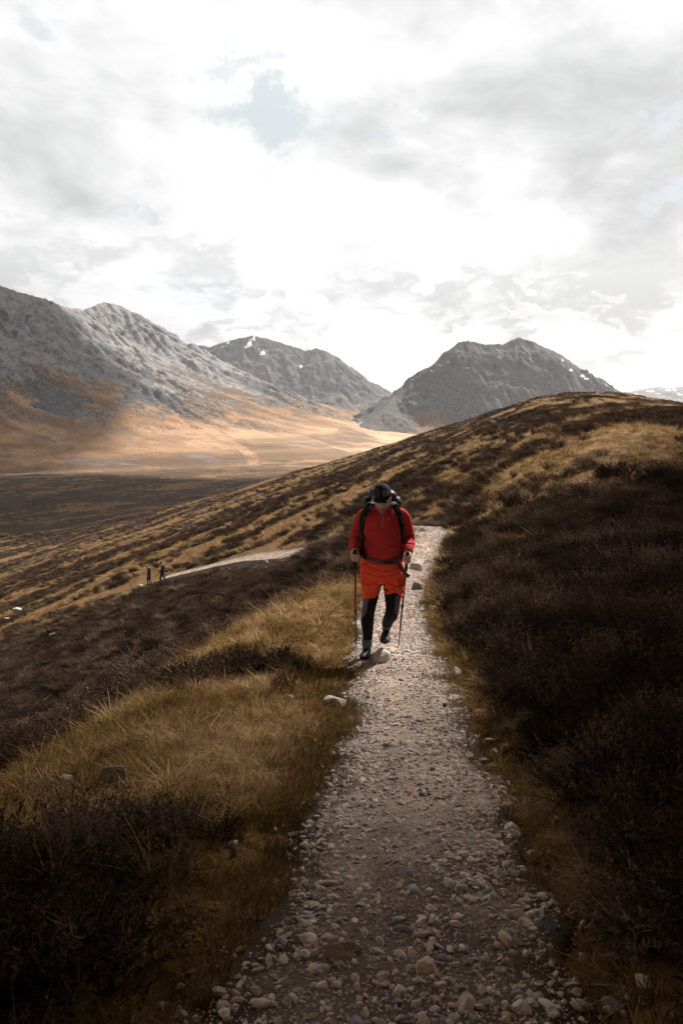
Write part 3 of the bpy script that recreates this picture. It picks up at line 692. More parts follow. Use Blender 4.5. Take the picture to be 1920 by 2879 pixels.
def blades_mesh(name, seed, n, h0, h1, spread, lean, width, droop, mat, segs=4):
    r = np.random.default_rng(seed); V = []; F = []; S = []
    for i in range(n):
        a = r.uniform(0, 6.283); rad = spread * math.sqrt(r.random()); bx, by = rad * math.cos(a), rad * math.sin(a)
        h = r.uniform(h0, h1); la = a + r.normal(0, 0.7); ln = abs(r.normal(lean, lean * 0.5)); w = width * r.uniform(0.6, 1.3)
        px_, py_ = -math.sin(la + r.normal(0, 0.6)), math.cos(la + r.normal(0, 0.6)); sh = r.random(); base = len(V); dr = droop * r.uniform(0.3, 1.3)
        for k in range(segs + 1):
            t = k / segs; out_ = ln * h * t ** 1.6; z = h * (t - dr * t ** 3 * 0.6) - 0.02 * (k == 0)
            cx, cy = bx + out_ * math.cos(la), by + out_ * math.sin(la); ww = w * (1 - t) ** 0.7
            if k < segs:
                V += [(cx - px_ * ww, cy - py_ * ww, z), (cx + px_ * ww, cy + py_ * ww, z)]; S += [sh, sh]
            else:
                V.append((cx, cy, z)); S.append(sh)
        for k in range(segs - 1): b = base + 2 * k; F.append((b, b + 1, b + 3, b + 2))
        b = base + 2 * (segs - 1); F.append((b, b + 1, b + 2))
    me = bpy.data.meshes.new(name); me.from_pydata(V, [], F)
    at_ = me.attributes.new('shade', 'FLOAT', 'POINT'); at_.data.foreach_set('value', np.array(S, np.float32))
    me.materials.append(mat); return bpy.data.objects.new(name, me)
def heather_mesh(name, seed, n, h, spread, mat, leaves=9, lsize=0.010):
    r = np.random.default_rng(seed); V = []; F = []; S = []
    for i in range(n):
        a = r.uniform(0, 6.283); rad = spread * math.sqrt(r.random()); bx, by = 0.45 * rad * math.cos(a), 0.45 * rad * math.sin(a)
        hh = h * r.uniform(0.55, 1.1) * (1 - 0.35 * (rad / spread) ** 2); ox, oy = rad * math.cos(a) * 0.8 + r.normal(0, 0.03), rad * math.sin(a) * 0.8 + r.normal(0, 0.03)
        sh = r.random(); w = 0.0022; b = len(V)
        P = [np.array([bx + ox * t ** 1.3, by + oy * t ** 1.3, hh * t]) for t in (0, 0.5, 1.0)]
        q = r.uniform(0, 6.283); wx, wy = w * math.cos(q), w * math.sin(q)
        for k, p in enumerate(P[:2]): V += [(p[0] - wx, p[1] - wy, p[2]), (p[0] + wx, p[1] + wy, p[2])]; S += [sh * 0.4, sh * 0.4]
        V.append(tuple(P[2])); S.append(sh)
        F += [(b, b + 1, b + 3, b + 2), (b + 2, b + 3, b + 4)]
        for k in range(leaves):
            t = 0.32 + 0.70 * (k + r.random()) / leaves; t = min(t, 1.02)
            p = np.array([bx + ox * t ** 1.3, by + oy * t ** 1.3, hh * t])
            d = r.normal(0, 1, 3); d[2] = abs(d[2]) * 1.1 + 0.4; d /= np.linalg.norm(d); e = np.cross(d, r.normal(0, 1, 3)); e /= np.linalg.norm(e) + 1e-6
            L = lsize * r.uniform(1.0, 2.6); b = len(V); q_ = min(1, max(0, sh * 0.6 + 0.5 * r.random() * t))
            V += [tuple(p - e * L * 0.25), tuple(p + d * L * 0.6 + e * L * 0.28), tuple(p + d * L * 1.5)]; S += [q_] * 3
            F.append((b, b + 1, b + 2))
    me = bpy.data.meshes.new(name); me.from_pydata(V, [], F)
    at_ = me.attributes.new('shade', 'FLOAT', 'POINT'); at_.data.foreach_set('value', np.array(S, np.float32))
    me.materials.append(mat); return bpy.data.objects.new(name, me)
straw_mat = leaf_material('straw_grass', [(0.040, 0.032, 0.012), (0.105, 0.072, 0.024), (0.21, 0.125, 0.046), (0.38, 0.245, 0.115), (0.58, 0.43, 0.26)], 0.35)
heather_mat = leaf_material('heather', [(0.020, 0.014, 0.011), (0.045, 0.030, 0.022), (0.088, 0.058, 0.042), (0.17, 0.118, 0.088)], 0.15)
long_tufts = proto_collection('long_tufts', [blades_mesh('tuft', 500 + i, 36, 0.05, 0.15, 0.045, 1.1, 0.0022, 0.95, straw_mat) for i in range(6)])
short_tufts = proto_collection('short_tufts', [blades_mesh('short_tuft', 520 + i, 60, 0.035, 0.11, 0.07, 0.55, 0.0019, 0.5, straw_mat, 3) for i in range(6)])
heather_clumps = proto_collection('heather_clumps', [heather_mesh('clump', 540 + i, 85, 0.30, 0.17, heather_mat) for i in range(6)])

def build_vegetation():
    zones = [(1.1, 5.0, 420, 0.72), (5.0, 10.0, 240, 0.9), (10, 22, 80, 1.25), (22, 55, 16, 2.0), (55, 150, 5.0, 2.4), (150, 440, 0.75, 4.6)]
    G, S, Hh = [], [], []
    half = R(31)
    for r0, r1, dens, sc in zones:
        n = int(half * (r1 ** 2 - r0 ** 2) * dens)
        rr = np.sqrt(rng.uniform(r0 ** 2, r1 ** 2, n)); aa = rng.uniform(-half, half, n)
        x, y = rr * np.sin(aa), rr * np.cos(aa)
        s = x - xpath(y); inpath = y < 68
        hw = np.where(s < 0, half_width(y, -1), half_width(y, 1))
        e = np.abs(s) - hw                                   # distance outside the path edge
        ok = ~inpath | (e > 0.03 * sc - 0.03 + 0.20 * pnoise(x / 0.3, y / 0.3, 107) + 0.40 * sstep(27, 34, y))
        x, y, rr, s, e = x[ok], y[ok], rr[ok], s[ok], e[ok]; n = len(x)
        hc = heather_cover(x, y); u = rng.random(n)
        z = terrain(x, y) - 0.12 * sstep(27, 34, y) * (1 - sstep(1.0, 3.5, e)) * inpath[ok]
        verge = (e < np.where(s < 0, 0.30, 0.10) + 0.16 * pnoise(x / 0.5, y / 0.5, 101)) & (y < 68)
        tint_n = fbm(x / 1.3, y / 1.3, 3, 103)
        dat = np.stack([x, y, z, np.full(n, sc), tint_n, rr, s, e], 1)
        far_thin = rng.random(n) < (0.85 if r0 < 20 else 0.7)
        isH = (u < hc) & ~verge
        Hh.append(dat[isH & (rng.random(n) < (0.20 if r0 < 10 else (0.30 if r0 < 22 else 0.6)))])
        S.append(dat[verge | (~isH & (rng.random(n) < 0.40))])
        G.append(dat[(~isH & ~verge & far_thin) | (isH & (rng.random(n) < (0.09 if r0 < 22 else 0.05)))])
    def place(name, parts, coll, tint_f, hmul, label, tilt=0.18, wmul=1.0):
        A = np.concatenate(parts); n = len(A)
        x, y, z, sc, tn, rr, s, e = A.T
        rot = np.stack([rng.normal(0, tilt, n), rng.normal(0, tilt, n), rng.uniform(0, 6.283, n)], 1)
        k = sc * np.clip(np.exp(rng.normal(-0.03, 0.33, n)), 0.45, 1.9) * wmul
        hz = np.minimum(k, 1.0 + 0.14 * (k - 1)) * hmul(A) * (1 - 0.6 * sstep(27, 34, y) * (y < 68) * (1 - sstep(0.8, 3.5, e))) * rng.uniform(0.75, 1.25, n)
        o = scatter(name, np.stack([x, y, z - 0.01], 1), rot, np.stack([k, k, hz], 1), rng.integers(0, 6, n), np.clip(tint_f(A, n), 0, 1), coll)
        return tag(o, label, kind='stuff')
    place('moor_grass', G, long_tufts, lambda A, n: 0.60 + 0.75 * A[:, 4] + 0.55 * fbm(A[:, 0] / 0.3, A[:, 1] / 0.3, 2, 133) + rng.normal(0, 0.12, n) - 0.10 * (1 - sstep(2.5, 5, A[:, 5])), lambda A: (0.46 + 0.34 * sstep(0.3, 1.1, A[:, 7])) * (0.45 + 1.0 * sstep(-0.25, 0.35, fbm(A[:, 0] / 0.32, A[:, 1] / 0.32, 2, 131))), 'straw-coloured moor grass beside the path and across the slope', 0.42)  # tint drops close to the camera, deepening the foreground shade in colour
    place('verge_grass', S, short_tufts, lambda A, n: 0.36 + 0.40 * A[:, 4] + rng.normal(0, 0.13, n), lambda A: 1.0 + 0 * A[:, 0], 'short olive and gold grass along the path edge')
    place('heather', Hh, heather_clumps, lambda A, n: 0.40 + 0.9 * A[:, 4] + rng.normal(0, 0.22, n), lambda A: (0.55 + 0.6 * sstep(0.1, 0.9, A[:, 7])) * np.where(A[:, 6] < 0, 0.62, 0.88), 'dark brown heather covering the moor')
build_vegetation()
# ------------------------------------------------------------------ figure tools
from mathutils.bvhtree import BVHTree
def tube(points, radii, sides=22, ref=(1, 0, 0), caps=True):
    """closed tube; radii: scalar or (along ref, across)"""
    P = [Vector(p) for p in points]; V = []; F = []
    n = len(P); ref = Vector(ref)
    for i, p in enumerate(P):
        t = (P[min(i + 1, n - 1)] - P[max(i - 1, 0)]).normalized()
        a = ref - t * ref.dot(t)
        if a.length < 1e-4: a = t.orthogonal()
        a.normalize(); b = t.cross(a)
        r = radii[i]; ra, rb = (r, r) if not isinstance(r, (tuple, list)) else r
        for k in range(sides):
            th = 2 * math.pi * k / sides
            V.append(p + a * (ra * math.cos(th)) + b * (rb * math.sin(th)))
    for i in range(n - 1):
        for k in range(sides):
            k2 = (k + 1) % sides; F.append((i * sides + k, i * sides + k2, (i + 1) * sides + k2, (i + 1) * sides + k))
    if caps:
        c0, c1 = len(V), len(V) + 1; V += [P[0], P[-1]]
        for k in range(sides):
            k2 = (k + 1) % sides; F.append((c0, k2, k)); F.append((c1, (n - 1) * sides + k, (n - 1) * sides + k2))
    return [tuple(v) for v in V], F
def smooth_pts(pts, radii, per=5):
    P = np.array([list(p) for p in pts], float); Rr = np.array([r if isinstance(r, (tuple, list)) else (r, r) for r in radii], float)
    xs = np.arange(len(P), dtype=float); q = np.linspace(0, len(P) - 1, (len(P) - 1) * per + 1)
    out = np.stack([_spl(xs, P[:, i])(q) for i in range(3)], 1); ro = np.stack([_spl(xs, Rr[:, i])(q) for i in range(2)], 1)
    return [Vector(o) for o in out], [tuple(r) for r in ro]
def limb(pts, radii, sides=22, ref=(1, 0, 0), per=5):
    p, r = smooth_pts(pts, radii, per); return tube(p, r, sides, ref)
def blob(c, r, rot=None, seg=20):
    V = []; F = []
    m = rot or Matrix.Identity(3)
    rings = seg // 2
    for i in range(rings + 1):
        ph = math.pi * i / rings
        for k in range(seg):
            th = 2 * math.pi * k / seg
            V.append(tuple(Vector(c) + m @ Vector((r[0] * math.sin(ph) * math.cos(th), r[1] * math.sin(ph) * math.sin(th), r[2] * math.cos(ph)))))
    for i in range(rings):
        for k in range(seg):
            k2 = (k + 1) % seg; F.append((i * seg + k, (i + 1) * seg + k, (i + 1) * seg + k2, i * seg + k2))
    return V, F
def to_mesh(name, shapes):
    V = []; F = []
    for v, f in shapes:
        b = len(V); V += v; F += [tuple(i + b for i in q) for q in f]
    me = bpy.data.meshes.new(name); me.from_pydata(V, [], F); me.update(); return me
def fuse(name, shapes, voxel=0.008, smooth=4, factor=0.5):
    """grow one continuous skin over overlapping shapes"""
    me = to_mesh(name, shapes)
    bm = bmesh.new(); bm.from_mesh(me); bmesh.ops.remove_doubles(bm, verts=bm.verts, dist=1e-5); bmesh.ops.recalc_face_normals(bm, faces=bm.faces); bm.to_mesh(me); bm.free()
    o = bpy.data.objects.new(name, me); COL.objects.link(o)
    rm = o.modifiers.new('r', 'REMESH'); rm.mode = 'VOXEL'; rm.voxel_size = voxel
    sm = o.modifiers.new('s', 'SMOOTH'); sm.iterations = smooth; sm.factor = factor
    dg = bpy.context.evaluated_depsgraph_get(); dg.update()
    out = bpy.data.meshes.new_from_object(o.evaluated_get(dg))
    bpy.data.objects.remove(o); bpy.data.meshes.remove(me); out.name = name
    out.polygons.foreach_set('use_smooth', np.ones(len(out.polygons), bool))
    return out
def mesh_co(me):
    a = np.empty(len(me.vertices) * 3, np.float32); me.vertices.foreach_get('co', a); return a.reshape(-1, 3).astype(float)
def mesh_no(me):
    a = np.empty(len(me.vertices) * 3, np.float32); me.vertex_normals.foreach_get('vector', a); return a.reshape(-1, 3).astype(float)
def push(me, amount):
    co = mesh_co(me) + mesh_no(me) * amount[:, None]; me.vertices.foreach_set('co', co.astype(np.float32).ravel()); me.update()
def part(name, me, mat, parent, smooth=None, label=None):
    if isinstance(me, list): me = to_mesh(name, me)
    me.name = name
    if mat: me.materials.clear(); me.materials.append(mat)
    if smooth is not None: me.polygons.foreach_set('use_smooth', np.full(len(me.polygons), smooth))
    o = bpy.data.objects.new(name, me); COL.objects.link(o); o.parent = parent
    if label: o['label'] = label
    return o
def ribbon(pts, widths, normals, thick=0.004):
    """flat strap swept along pts"""
    P = [Vector(p) for p in pts]; V = []; F = []; n = len(P)
    for i, p in enumerate(P):
        t = (P[min(i + 1, n - 1)] - P[max(i - 1, 0)]).normalized(); nn = Vector(normals[i] if isinstance(normals, list) else normals)
        nn = (nn - t * nn.dot(t)).normalized(); s_ = t.cross(nn); w = widths[i] if isinstance(widths, list) else widths
        h = thick[i] if isinstance(thick, list) else thick
        for a, b in ((-1, 0), (-0.86, 1), (0.86, 1), (1, 0)): V.append(tuple(p + s_ * (a * w / 2) + nn * (b * h)))
    for i in range(n - 1):
        for k in range(4):
            k2 = (k + 1) % 4; F.append((4 * i + k, 4 * i + k2, 4 * i + 4 + k2, 4 * i + 4 + k))
    F.append((0, 1, 2, 3)); F.append((4 * n - 1, 4 * n - 2, 4 * n - 3, 4 * n - 4))
    return V, F
def boxs(c, size, rot=None):
    m = rot or Matrix.Identity(3); V = [tuple(Vector(c) + m @ Vector((sx * size[0] / 2, sy * size[1] / 2, sz * size[2] / 2))) for sx in (-1, 1) for sy in (-1, 1) for sz in (-1, 1)]
    return V, [(0, 1, 3, 2), (4, 6, 7, 5), (0, 4, 5, 1), (2, 3, 7, 6), (0, 2, 6, 4), (1, 5, 7, 3)]

# ------------------------------------------------------------------ the hiker
HK = Vector((0.42, 7.95, 0)); HK.z = float(path_z(HK.x, HK.y)) - 0.005
def L(cx, cy, Y):
    """figure space: x to the viewer's right, y away from the viewer, z up from the ground under the hiker"""
    return at(920 + cx / 4.197, 1320 + cy / 4.197, HK.y + Y) - HK
M_ = 0.00366 / 4.197          # metres for one unit of the drawing the joints were measured on

skin_mat = plain('skin', (0.62, 0.39, 0.30), 0.6, 0.10, 40, 0.15, 300)
skin_mat.node_tree.nodes['Principled BSDF'].inputs['Subsurface Weight'].default_value = 0.08
skin_mat.node_tree.nodes['Principled BSDF'].inputs['Subsurface Radius'].default_value = (0.01, 0.004, 0.002)
def cloth(name, col, wr=0.5, scale=18, sheen=0.2, var=0.12):
    m, q, bs = new_mat(name)
    obj = q.node('ShaderNodeTexCoord').outputs['Object']
    f = q.ramp(q.noise(obj, 26, 5, 0.6), 0.3, 0.7)
    q.put(bs.inputs['Base Color'], q.mix(f, tuple(c * (1 - var) for c in col), tuple(min(1, c * (1 + var)) for c in col)))
    bs.inputs['Roughness'].default_value = 0.85; bs.inputs['Specular IOR Level'].default_value = 0.2
    bs.inputs['Sheen Weight'].default_value = sheen; bs.inputs['Sheen Tint'].default_value = (*[min(1, c * 1.5) for c in col], 1)
    b = q.node('ShaderNodeBump'); b.inputs['Strength'].default_value = wr; b.inputs['Distance'].default_value = 0.006
    mp = q.node('ShaderNodeMapping'); mp.inputs['Scale'].default_value = (0.7, 0.7, 1.5); q.put(mp.inputs['Vector'], obj)
    q.put(b.inputs['Height'], q.math('ADD', q.noise(mp.outputs[0], scale, 3, 0.5, 0.8), q.math('MULTIPLY', q.noise(obj, 700, 2, 0.5), 0.12))); q.l.new(b.outputs[0], bs.inputs['Normal'])
    return m
shirt_mat = cloth('red_shirt', (0.50, 0.036, 0.030), 0.35, 14, 0.3)
shorts_mat = cloth('orange_red_shorts', (0.88, 0.095, 0.045), 0.3, 16, 0.15, 0.04)
legging_mat = cloth('black_leggings', (0.010, 0.010, 0.013), 0.2, 20, 0.05)
panel_mat = cloth('grey_panel', (0.12, 0.12, 0.13), 0.2, 20, 0.05)
cap_mat = cloth('black_cap', (0.010, 0.010, 0.013), 0.1, 30, 0.05)
sock_mat = cloth('teal_grey_wool', (0.10, 0.145, 0.16), 0.6, 60, 0.3)
shoe_mat = plain('black_shoe', (0.022, 0.023, 0.027), 0.7, 0.3, 60, 0.4, 200)
toe_mat = plain('grey_toe_cap', (0.06, 0.062, 0.07), 0.75, 0.25, 80, 0.4, 200)
sole_mat = plain('dark_rubber', (0.018, 0.018, 0.02), 0.8, 0.2, 50)
pack_mat = cloth('charcoal_nylon', (0.030, 0.034, 0.042), 0.8, 12, 0.05)
pack_mat.node_tree.nodes['Principled BSDF'].inputs['Roughness'].default_value = 0.5
pad_mat = plain('black_padding', (0.010, 0.010, 0.012), 0.8, 0.2, 60, 0.3, 300)
web_mat = plain('grey_webbing', (0.060, 0.064, 0.074), 0.6, 0.15, 90, 0.3, 500)
plastic_mat = plain('black_plastic', (0.012, 0.012, 0.014), 0.4, 0.1, 40)
white_mat = plain('pale_print', (0.42, 0.42, 0.44), 0.6, 0.05, 40)
grey_print_mat = plain('grey_print', (0.12, 0.12, 0.13), 0.6, 0.05, 40)
orange_mat = plain('pinkish_print', (0.75, 0.42, 0.36), 0.6, 0.05, 40)
pink_mat = plain('pink_print', (0.62, 0.22, 0.24), 0.6, 0.05, 40)
hair_mat = plain('brown_hair', (0.035, 0.022, 0.014), 0.7, 0.3, 150)
red_shaft_mat = plain('red_alloy', (0.17, 0.010, 0.010), 0.35, 0.1, 40, spec=0.5)
black_shaft_mat = plain('black_alloy', (0.008, 0.008, 0.010), 0.35, 0.1, 40, spec=0.5)
metal_mat = plain('steel_tip', (0.35, 0.35, 0.36), 0.35, 0.1, 40, metallic=0.9)
eye_mat = plain('lowered_eyelid', (0.30, 0.17, 0.13), 0.6, 0.1, 40)
lip_mat = plain('lips', (0.34, 0.14, 0.115), 0.55, 0.1, 60)
stubble_mat = plain('shaved_jaw', (0.43, 0.275, 0.215), 0.7, 0.15, 300)

# joints
shA, shB = L(424, 550, 0.03), L(884, 545, 0.03)
elA, elB = L(330, 835, 0.10), L(962, 825, 0.10)
wrA, wrB = L(326, 958, -0.12), L(950, 978, -0.12)
hdA, hdB = L(328, 1022, -0.18), L(940, 1048, -0.18)
BOW = R(31); hc = L(645, 338, -0.118)
hf, hu = Vector((0, -math.cos(BOW), -math.sin(BOW))), Vector((0, -math.sin(BOW), math.cos(BOW)))
HM = Matrix(((1, 0, 0), (0, -hf.y, hu.y), (0, -hf.z, hu.z)))      # head axes: x right, y back of the head, z crown
def hp(x, y, z): return hc + HM @ Vector((x, y, z))
def torso(g_):
    rows = [(1088, 0.203, 0.158, 0.02), (1050, 0.206, 0.165, 0.01), (960, 0.204, 0.172, -0.01), (840, 0.200, 0.165, 0.0), (700, 0.208, 0.150, 0.015), (590, 0.205, 0.135, 0.03), (520, 0.180, 0.120, 0.04), (470, 0.130, 0.102, 0.05), (435, 0.085, 0.085, 0.05), (405, 0.070, 0.072, 0.045)]
    pts = [L(648, cy, yc) for cy, a, b, yc in rows]
    for p, r_ in zip(pts, rows): p.y = r_[3]
    return limb(pts, [(a - g_, b - g_) for _, a, b, _ in rows], 40)
def arm(sh, el, wr, g_, end=None):
    mid = sh.lerp(el, 0.5) + Vector((0.012 * (1 if sh.x > 0 else -1), 0.01, 0)); fm = el.lerp(wr, 0.5)
    inner = Vector((sh.x * 0.6, sh.y, sh.z + 0.03))
    pts = [inner, sh, mid, el, fm, wr]; rad = [0.060, 0.068, 0.063, 0.062, 0.058, 0.049]
    if end is not None: pts.append(end); rad.append(0.034)
    return limb(pts, [max(r - g_, 0.02) for r in rad], 22)
legA = [(L(575, 1200, 0.02), 0.105), (L(535, 1350, 0.0), 0.094), (L(514, 1510, -0.03), 0.076), (L(484, 1680, -0.06), 0.067), (L(473, 1800, -0.035), 0.067), (L(477, 1910, -0.02), 0.055), (L(475, 2060, -0.01), 0.043)]
legB = [(L(735, 1200, 0.02), 0.105), (L(765, 1350, -0.03), 0.094), (L(770, 1500, -0.09), 0.082), (L(768, 1640, -0.13), 0.069), (L(752, 1720, -0.07), 0.067), (L(722, 1775, 0.09), 0.060), (L(694, 1850, 0.25), 0.043)]
def leg(j, g_): return limb([p for p, r in j], [r - g_ for p, r in j], 24)

# feet
def foot_frame(heel, toe, up):
    f = (toe - heel).normalized(); u = (up - f * up.dot(f)).normalized(); s_ = f.cross(u); return heel, f, u, s_
toeA = L(425, 2222, -0.24); toeA.z = 0.0
heelA = Vector((L(478, 2100, 0.04).x, 0.045, 0.0))
gA = lambda p: float(path_z(HK.x + p.x, HK.y + p.y)) - HK.z
toeA.z, heelA.z = gA(toeA), gA(heelA)
fA = foot_frame(heelA, toeA, Vector((0, 0, 1)))
toeB = L(668, 2068, 0.07); heelB = L(694, 1915, 0.34)
fB = foot_frame(heelB, toeB, Vector((0.0, -0.70, 0.72)))
def shoe_shape(fr, lo, hi, wid=1.0, top=None, start=0.0, stop=1.0, off=0.0):
    h, f, u, s_ = fr; Ln = 0.305; V = []; F = []; n = 15; sd = 20
    T = np.linspace(start, stop, n)
    W = np.interp(T, [0, 0.06, 0.2, 0.45, 0.68, 0.85, 0.95, 1], [0.016, 0.032, 0.038, 0.040, 0.052, 0.048, 0.034, 0.010])
    Hh = np.interp(T, [0, 0.06, 0.2, 0.38, 0.55, 0.75, 0.9, 1], [0.06, 0.085, 0.105, 0.108, 0.088, 0.066, 0.052, 0.03])
    for i, t in enumerate(T):
        c = h + f * (t * Ln - 0.02)
        for k in range(sd):
            th = 2 * math.pi * k / sd; a, b = math.cos(th), math.sin(th)
            a = math.copysign(abs(a) ** 0.8, a)
            zz = lo + ((Hh[i] if top is None else top) * hi - lo) * (0.5 + 0.5 * math.copysign(abs(b) ** 0.8, b))
            ww = W[i] * wid * (1.0 if top is not None else 1 - 0.28 * max(0, b))
            V.append(tuple(c + s_ * (a * ww) + u * (zz + off + 0.012 * max(0, t - 0.75) / 0.25)))
    for i in range(n - 1):
        for k in range(sd):
            k2 = (k + 1) % sd; F.append((i * sd + k, i * sd + k2, (i + 1) * sd + k2, (i + 1) * sd + k))
    F.append(tuple(range(sd))[::-1]); F.append(tuple((n - 1) * sd + k for k in range(sd)))
    return V, F

# hands closed on the pole grips
def pole_ends(hd, side, tip_c):
    tip = tip_c.copy(); tip.z = gA(tip) + 0.005
    ax = (hd - tip).normalized(); return tip, ax
tipA, axA = pole_ends(hdA, -1, L(338, 2058, 0.55))
tipB, axB = pole_ends(hdB, 1, L(836, 2155, 0.30))
def hand(hd, ax, wr, side):
    """side -1: viewer's left; fingers come round the front from the outer side, thumb on the inner side"""
    S = []; out = Vector((side, 0, 0)); out = (out - ax * out.dot(ax)).normalized(); fr = ax.cross(out) * (1 if side < 0 else -1)
    if fr.y > 0: fr = -fr
    back = -fr
    for i, (dz_, rr, fl) in enumerate(((0.037, 0.0092, 1.0), (0.0125, 0.0094, 1.06), (-0.012, 0.0092, 1.0), (-0.035, 0.0084, 0.85))):
        pts = []; rd = []
        for k, ph in enumerate(np.radians([205, 168, 130, 92, 55, 20, -12])):
            r_ = 0.030 if k in (1, 4) else 0.0265
            pts.append(hd + ax * (dz_ + 0.004 * (k < 2)) + out * (-math.cos(ph) * r_ * 1.05) + fr * (math.sin(ph) * r_ + 0.002)); rd.append(rr * (1.08 if k in (1, 4) else 1.0) * (0.9 if k == 6 else 1))
        S.append(limb(pts, rd, 12, ref=tuple(ax), per=3))
    palm = hd + out * 0.022 + back * 0.022
    S.append(blob(palm, (0.020, 0.032, 0.047), Matrix((out, back, ax)).transposed()))
    S.append(limb([wr, wr.lerp(palm, 0.6) + Vector((0, 0, 0.01)), palm + ax * 0.012], [0.031, 0.030, 0.026], 14))
    th0 = hd + back * 0.026 + ax * 0.036
    S.append(limb([th0 + out * 0.018, th0 - out * 0.012 + ax * 0.004, hd - out * 0.030 + ax * 0.034 + fr * 0.002, hd - out * 0.030 + ax * 0.018 + fr * 0.022, hd - out * 0.022 + ax * 0.008 + fr * 0.034], [0.016, 0.015, 0.0125, 0.0115, 0.009], 12, per=3))
    return S

# head
def head():
    S = []
    S.append(blob(hp(0, 0.005, 0.028), (0.077, 0.098, 0.098), HM, 28))
    S.append(blob(hp(0, -0.030, -0.035), (0.070, 0.068, 0.078), HM, 24))
    S.append(blob(hp(0, -0.040, -0.085), (0.058, 0.048, 0.038), HM, 20))
    S.append(blob(hp(0, -0.072, -0.108), (0.027, 0.020, 0.018), HM))
    for s_ in (-1, 1):
        S.append(blob(hp(s_ * 0.040, -0.060, -0.028), (0.030, 0.032, 0.028), HM))
        S.append(blob(hp(s_ * 0.052, -0.010, -0.080), (0.018, 0.045, 0.026), HM))
        S.append(blob(hp(s_ * 0.013, -0.106, -0.040), (0.009, 0.011, 0.008), HM))
        S.append(blob(hp(s_ * 0.083, 0.012, -0.008), (0.010, 0.020, 0.032), HM @ Matrix.Rotation(s_ * R(18), 3, 'Z')))
        S.append(blob(hp(s_ * 0.086, 0.020, -0.002), (0.008, 0.016, 0.034), HM @ Matrix.Rotation(s_ * R(30), 3, 'Z')))
        S.append(blob(hp(s_ * 0.030, -0.086, 0.020), (0.026, 0.012, 0.009), HM))
    S.append(limb([hp(0, -0.088, 0.018), hp(0, -0.105, -0.008), hp(0, -0.121, -0.034)], [0.010, 0.012, 0.0145], 14))
    S.append(blob(hp(0, -0.094, -0.060), (0.025, 0.013, 0.0065), HM))
    S.append(blob(hp(0, -0.093, -0.076), (0.021, 0.013, 0.0075), HM))
    S.append(limb([L(648, 480, 0.055), hp(0, 0.045, -0.075), hp(0, 0.02, -0.01)], [0.062, 0.060, 0.058], 20))
    return S
body_shapes = [torso(0.016), arm(shA, elA, wrA, 0.016, wrA.lerp(hdA, 0.5)), arm(shB, elB, wrB, 0.016, wrB.lerp(hdB, 0.5)), leg(legA, 0.012), leg(legB, 0.012)] + head() + hand(hdA, axA, wrA, -1) + hand(hdB, axB, wrB, 1)
body_shapes.append(blob(L(650, 1210, 0.02), (0.17, 0.12, 0.09)))
for fr in (fA, fB): body_shapes.append(shoe_shape(fr, 0.016, 0.86, 0.86))
person_me = fuse('person', body_shapes, 0.0036, 2, 0.4)
person = bpy.data.objects.new('person', person_me); COL.objects.link(person); person.location = HK
person_me.materials.append(skin_mat); person_me.materials.append(lip_mat); person_me.materials.append(stubble_mat)
pc = np.empty(len(person_me.polygons) * 3, np.float32); person_me.polygons.foreach_get('center', pc)
hl = (pc.reshape(-1, 3) - np.array(hc)) @ np.array(HM)             # head axes
mi = np.zeros(len(hl), np.int32)
mi[(hl[:, 2] < -0.046) & (hl[:, 2] > -0.135) & (hl[:, 1] < 0.005) & (np.abs(hl[:, 0]) < 0.085) & ~((hl[:, 1] < -0.09) & (hl[:, 2] > -0.05))] = 2
mi[(np.abs(hl[:, 0]) < 0.026 - 0.5 * np.abs(hl[:, 2] + 0.068)) & (hl[:, 2] < -0.055) & (hl[:, 2] > -0.083) & (hl[:, 1] < -0.085)] = 1
person_me.polygons.foreach_set('material_index', mi)
tag(person, 'hiker in red top and orange-red shorts walking up the stony path with two poles', 'person')

# shirt
shirt_me = fuse('shirt', [torso(0.0), arm(shA, elA, wrA, 0.0), arm(shB, elB, wrB, 0.0)], 0.007, 5, 0.5)
co = mesh_co(shirt_me); no = mesh_no(shirt_me)
dsl = np.minimum(np.linalg.norm(co - np.array(elA.lerp(wrA, 0.35)), axis=1), np.linalg.norm(co - np.array(elB.lerp(wrB, 0.35)), axis=1))
sleeve = np.clip(1 - dsl / 0.16, 0, 1)
fold = 0.007 * np.sin(co[:, 2] * 190 + 5 * pnoise(co[:, 0] * 18, co[:, 1] * 18, 2) + 30 * np.abs(co[:, 0])) * sleeve ** 0.7
belly = np.clip(1 - np.abs(co[:, 2] - L(650, 1000, 0).z) / 0.2, 0, 1) * (np.abs(co[:, 0]) < 0.2)
fold += 0.008 * belly * fbm(co[:, 0] * 9 + co[:, 2] * 16, co[:, 2] * 9 - co[:, 0] * 14, 2, 5) + 0.003 * fbm(co[:, 0] * 14, co[:, 2] * 14 + co[:, 1] * 9, 2, 9)
push(shirt_me, fold)
# open the neck
nk = L(650, 468, -0.05)
bm = bmesh.new(); bm.from_mesh(shirt_me)
kill = [v for v in bm.verts if (v.co.z > nk.z + 0.012 + 0.38 * abs(v.co.x - nk.x) + 0.20 * (v.co.y + 0.05)) and abs(v.co.x) < 0.11]
bmesh.ops.delete(bm, geom=kill, context='VERTS'); bm.to_mesh(shirt_me); bm.free(); shirt_me.update()
shirt = part('shirt', shirt_me, shirt_mat, person, True)
shirt_bvh = BVHTree.FromPolygons([v.co[:] for v in shirt_me.vertices], [p.vertices[:] for p in shirt_me.polygons])
def on(bvh, p, d=Vector((0, 1, 0)), off=0.002, back=1.0):
    p = Vector(p); h = bvh.ray_cast(p - d * back, d)
    return (h[0] + h[1] * off * (1 if h[1].dot(d) < 0 else -1), h[1]) if h[0] is not None else (p, -d)
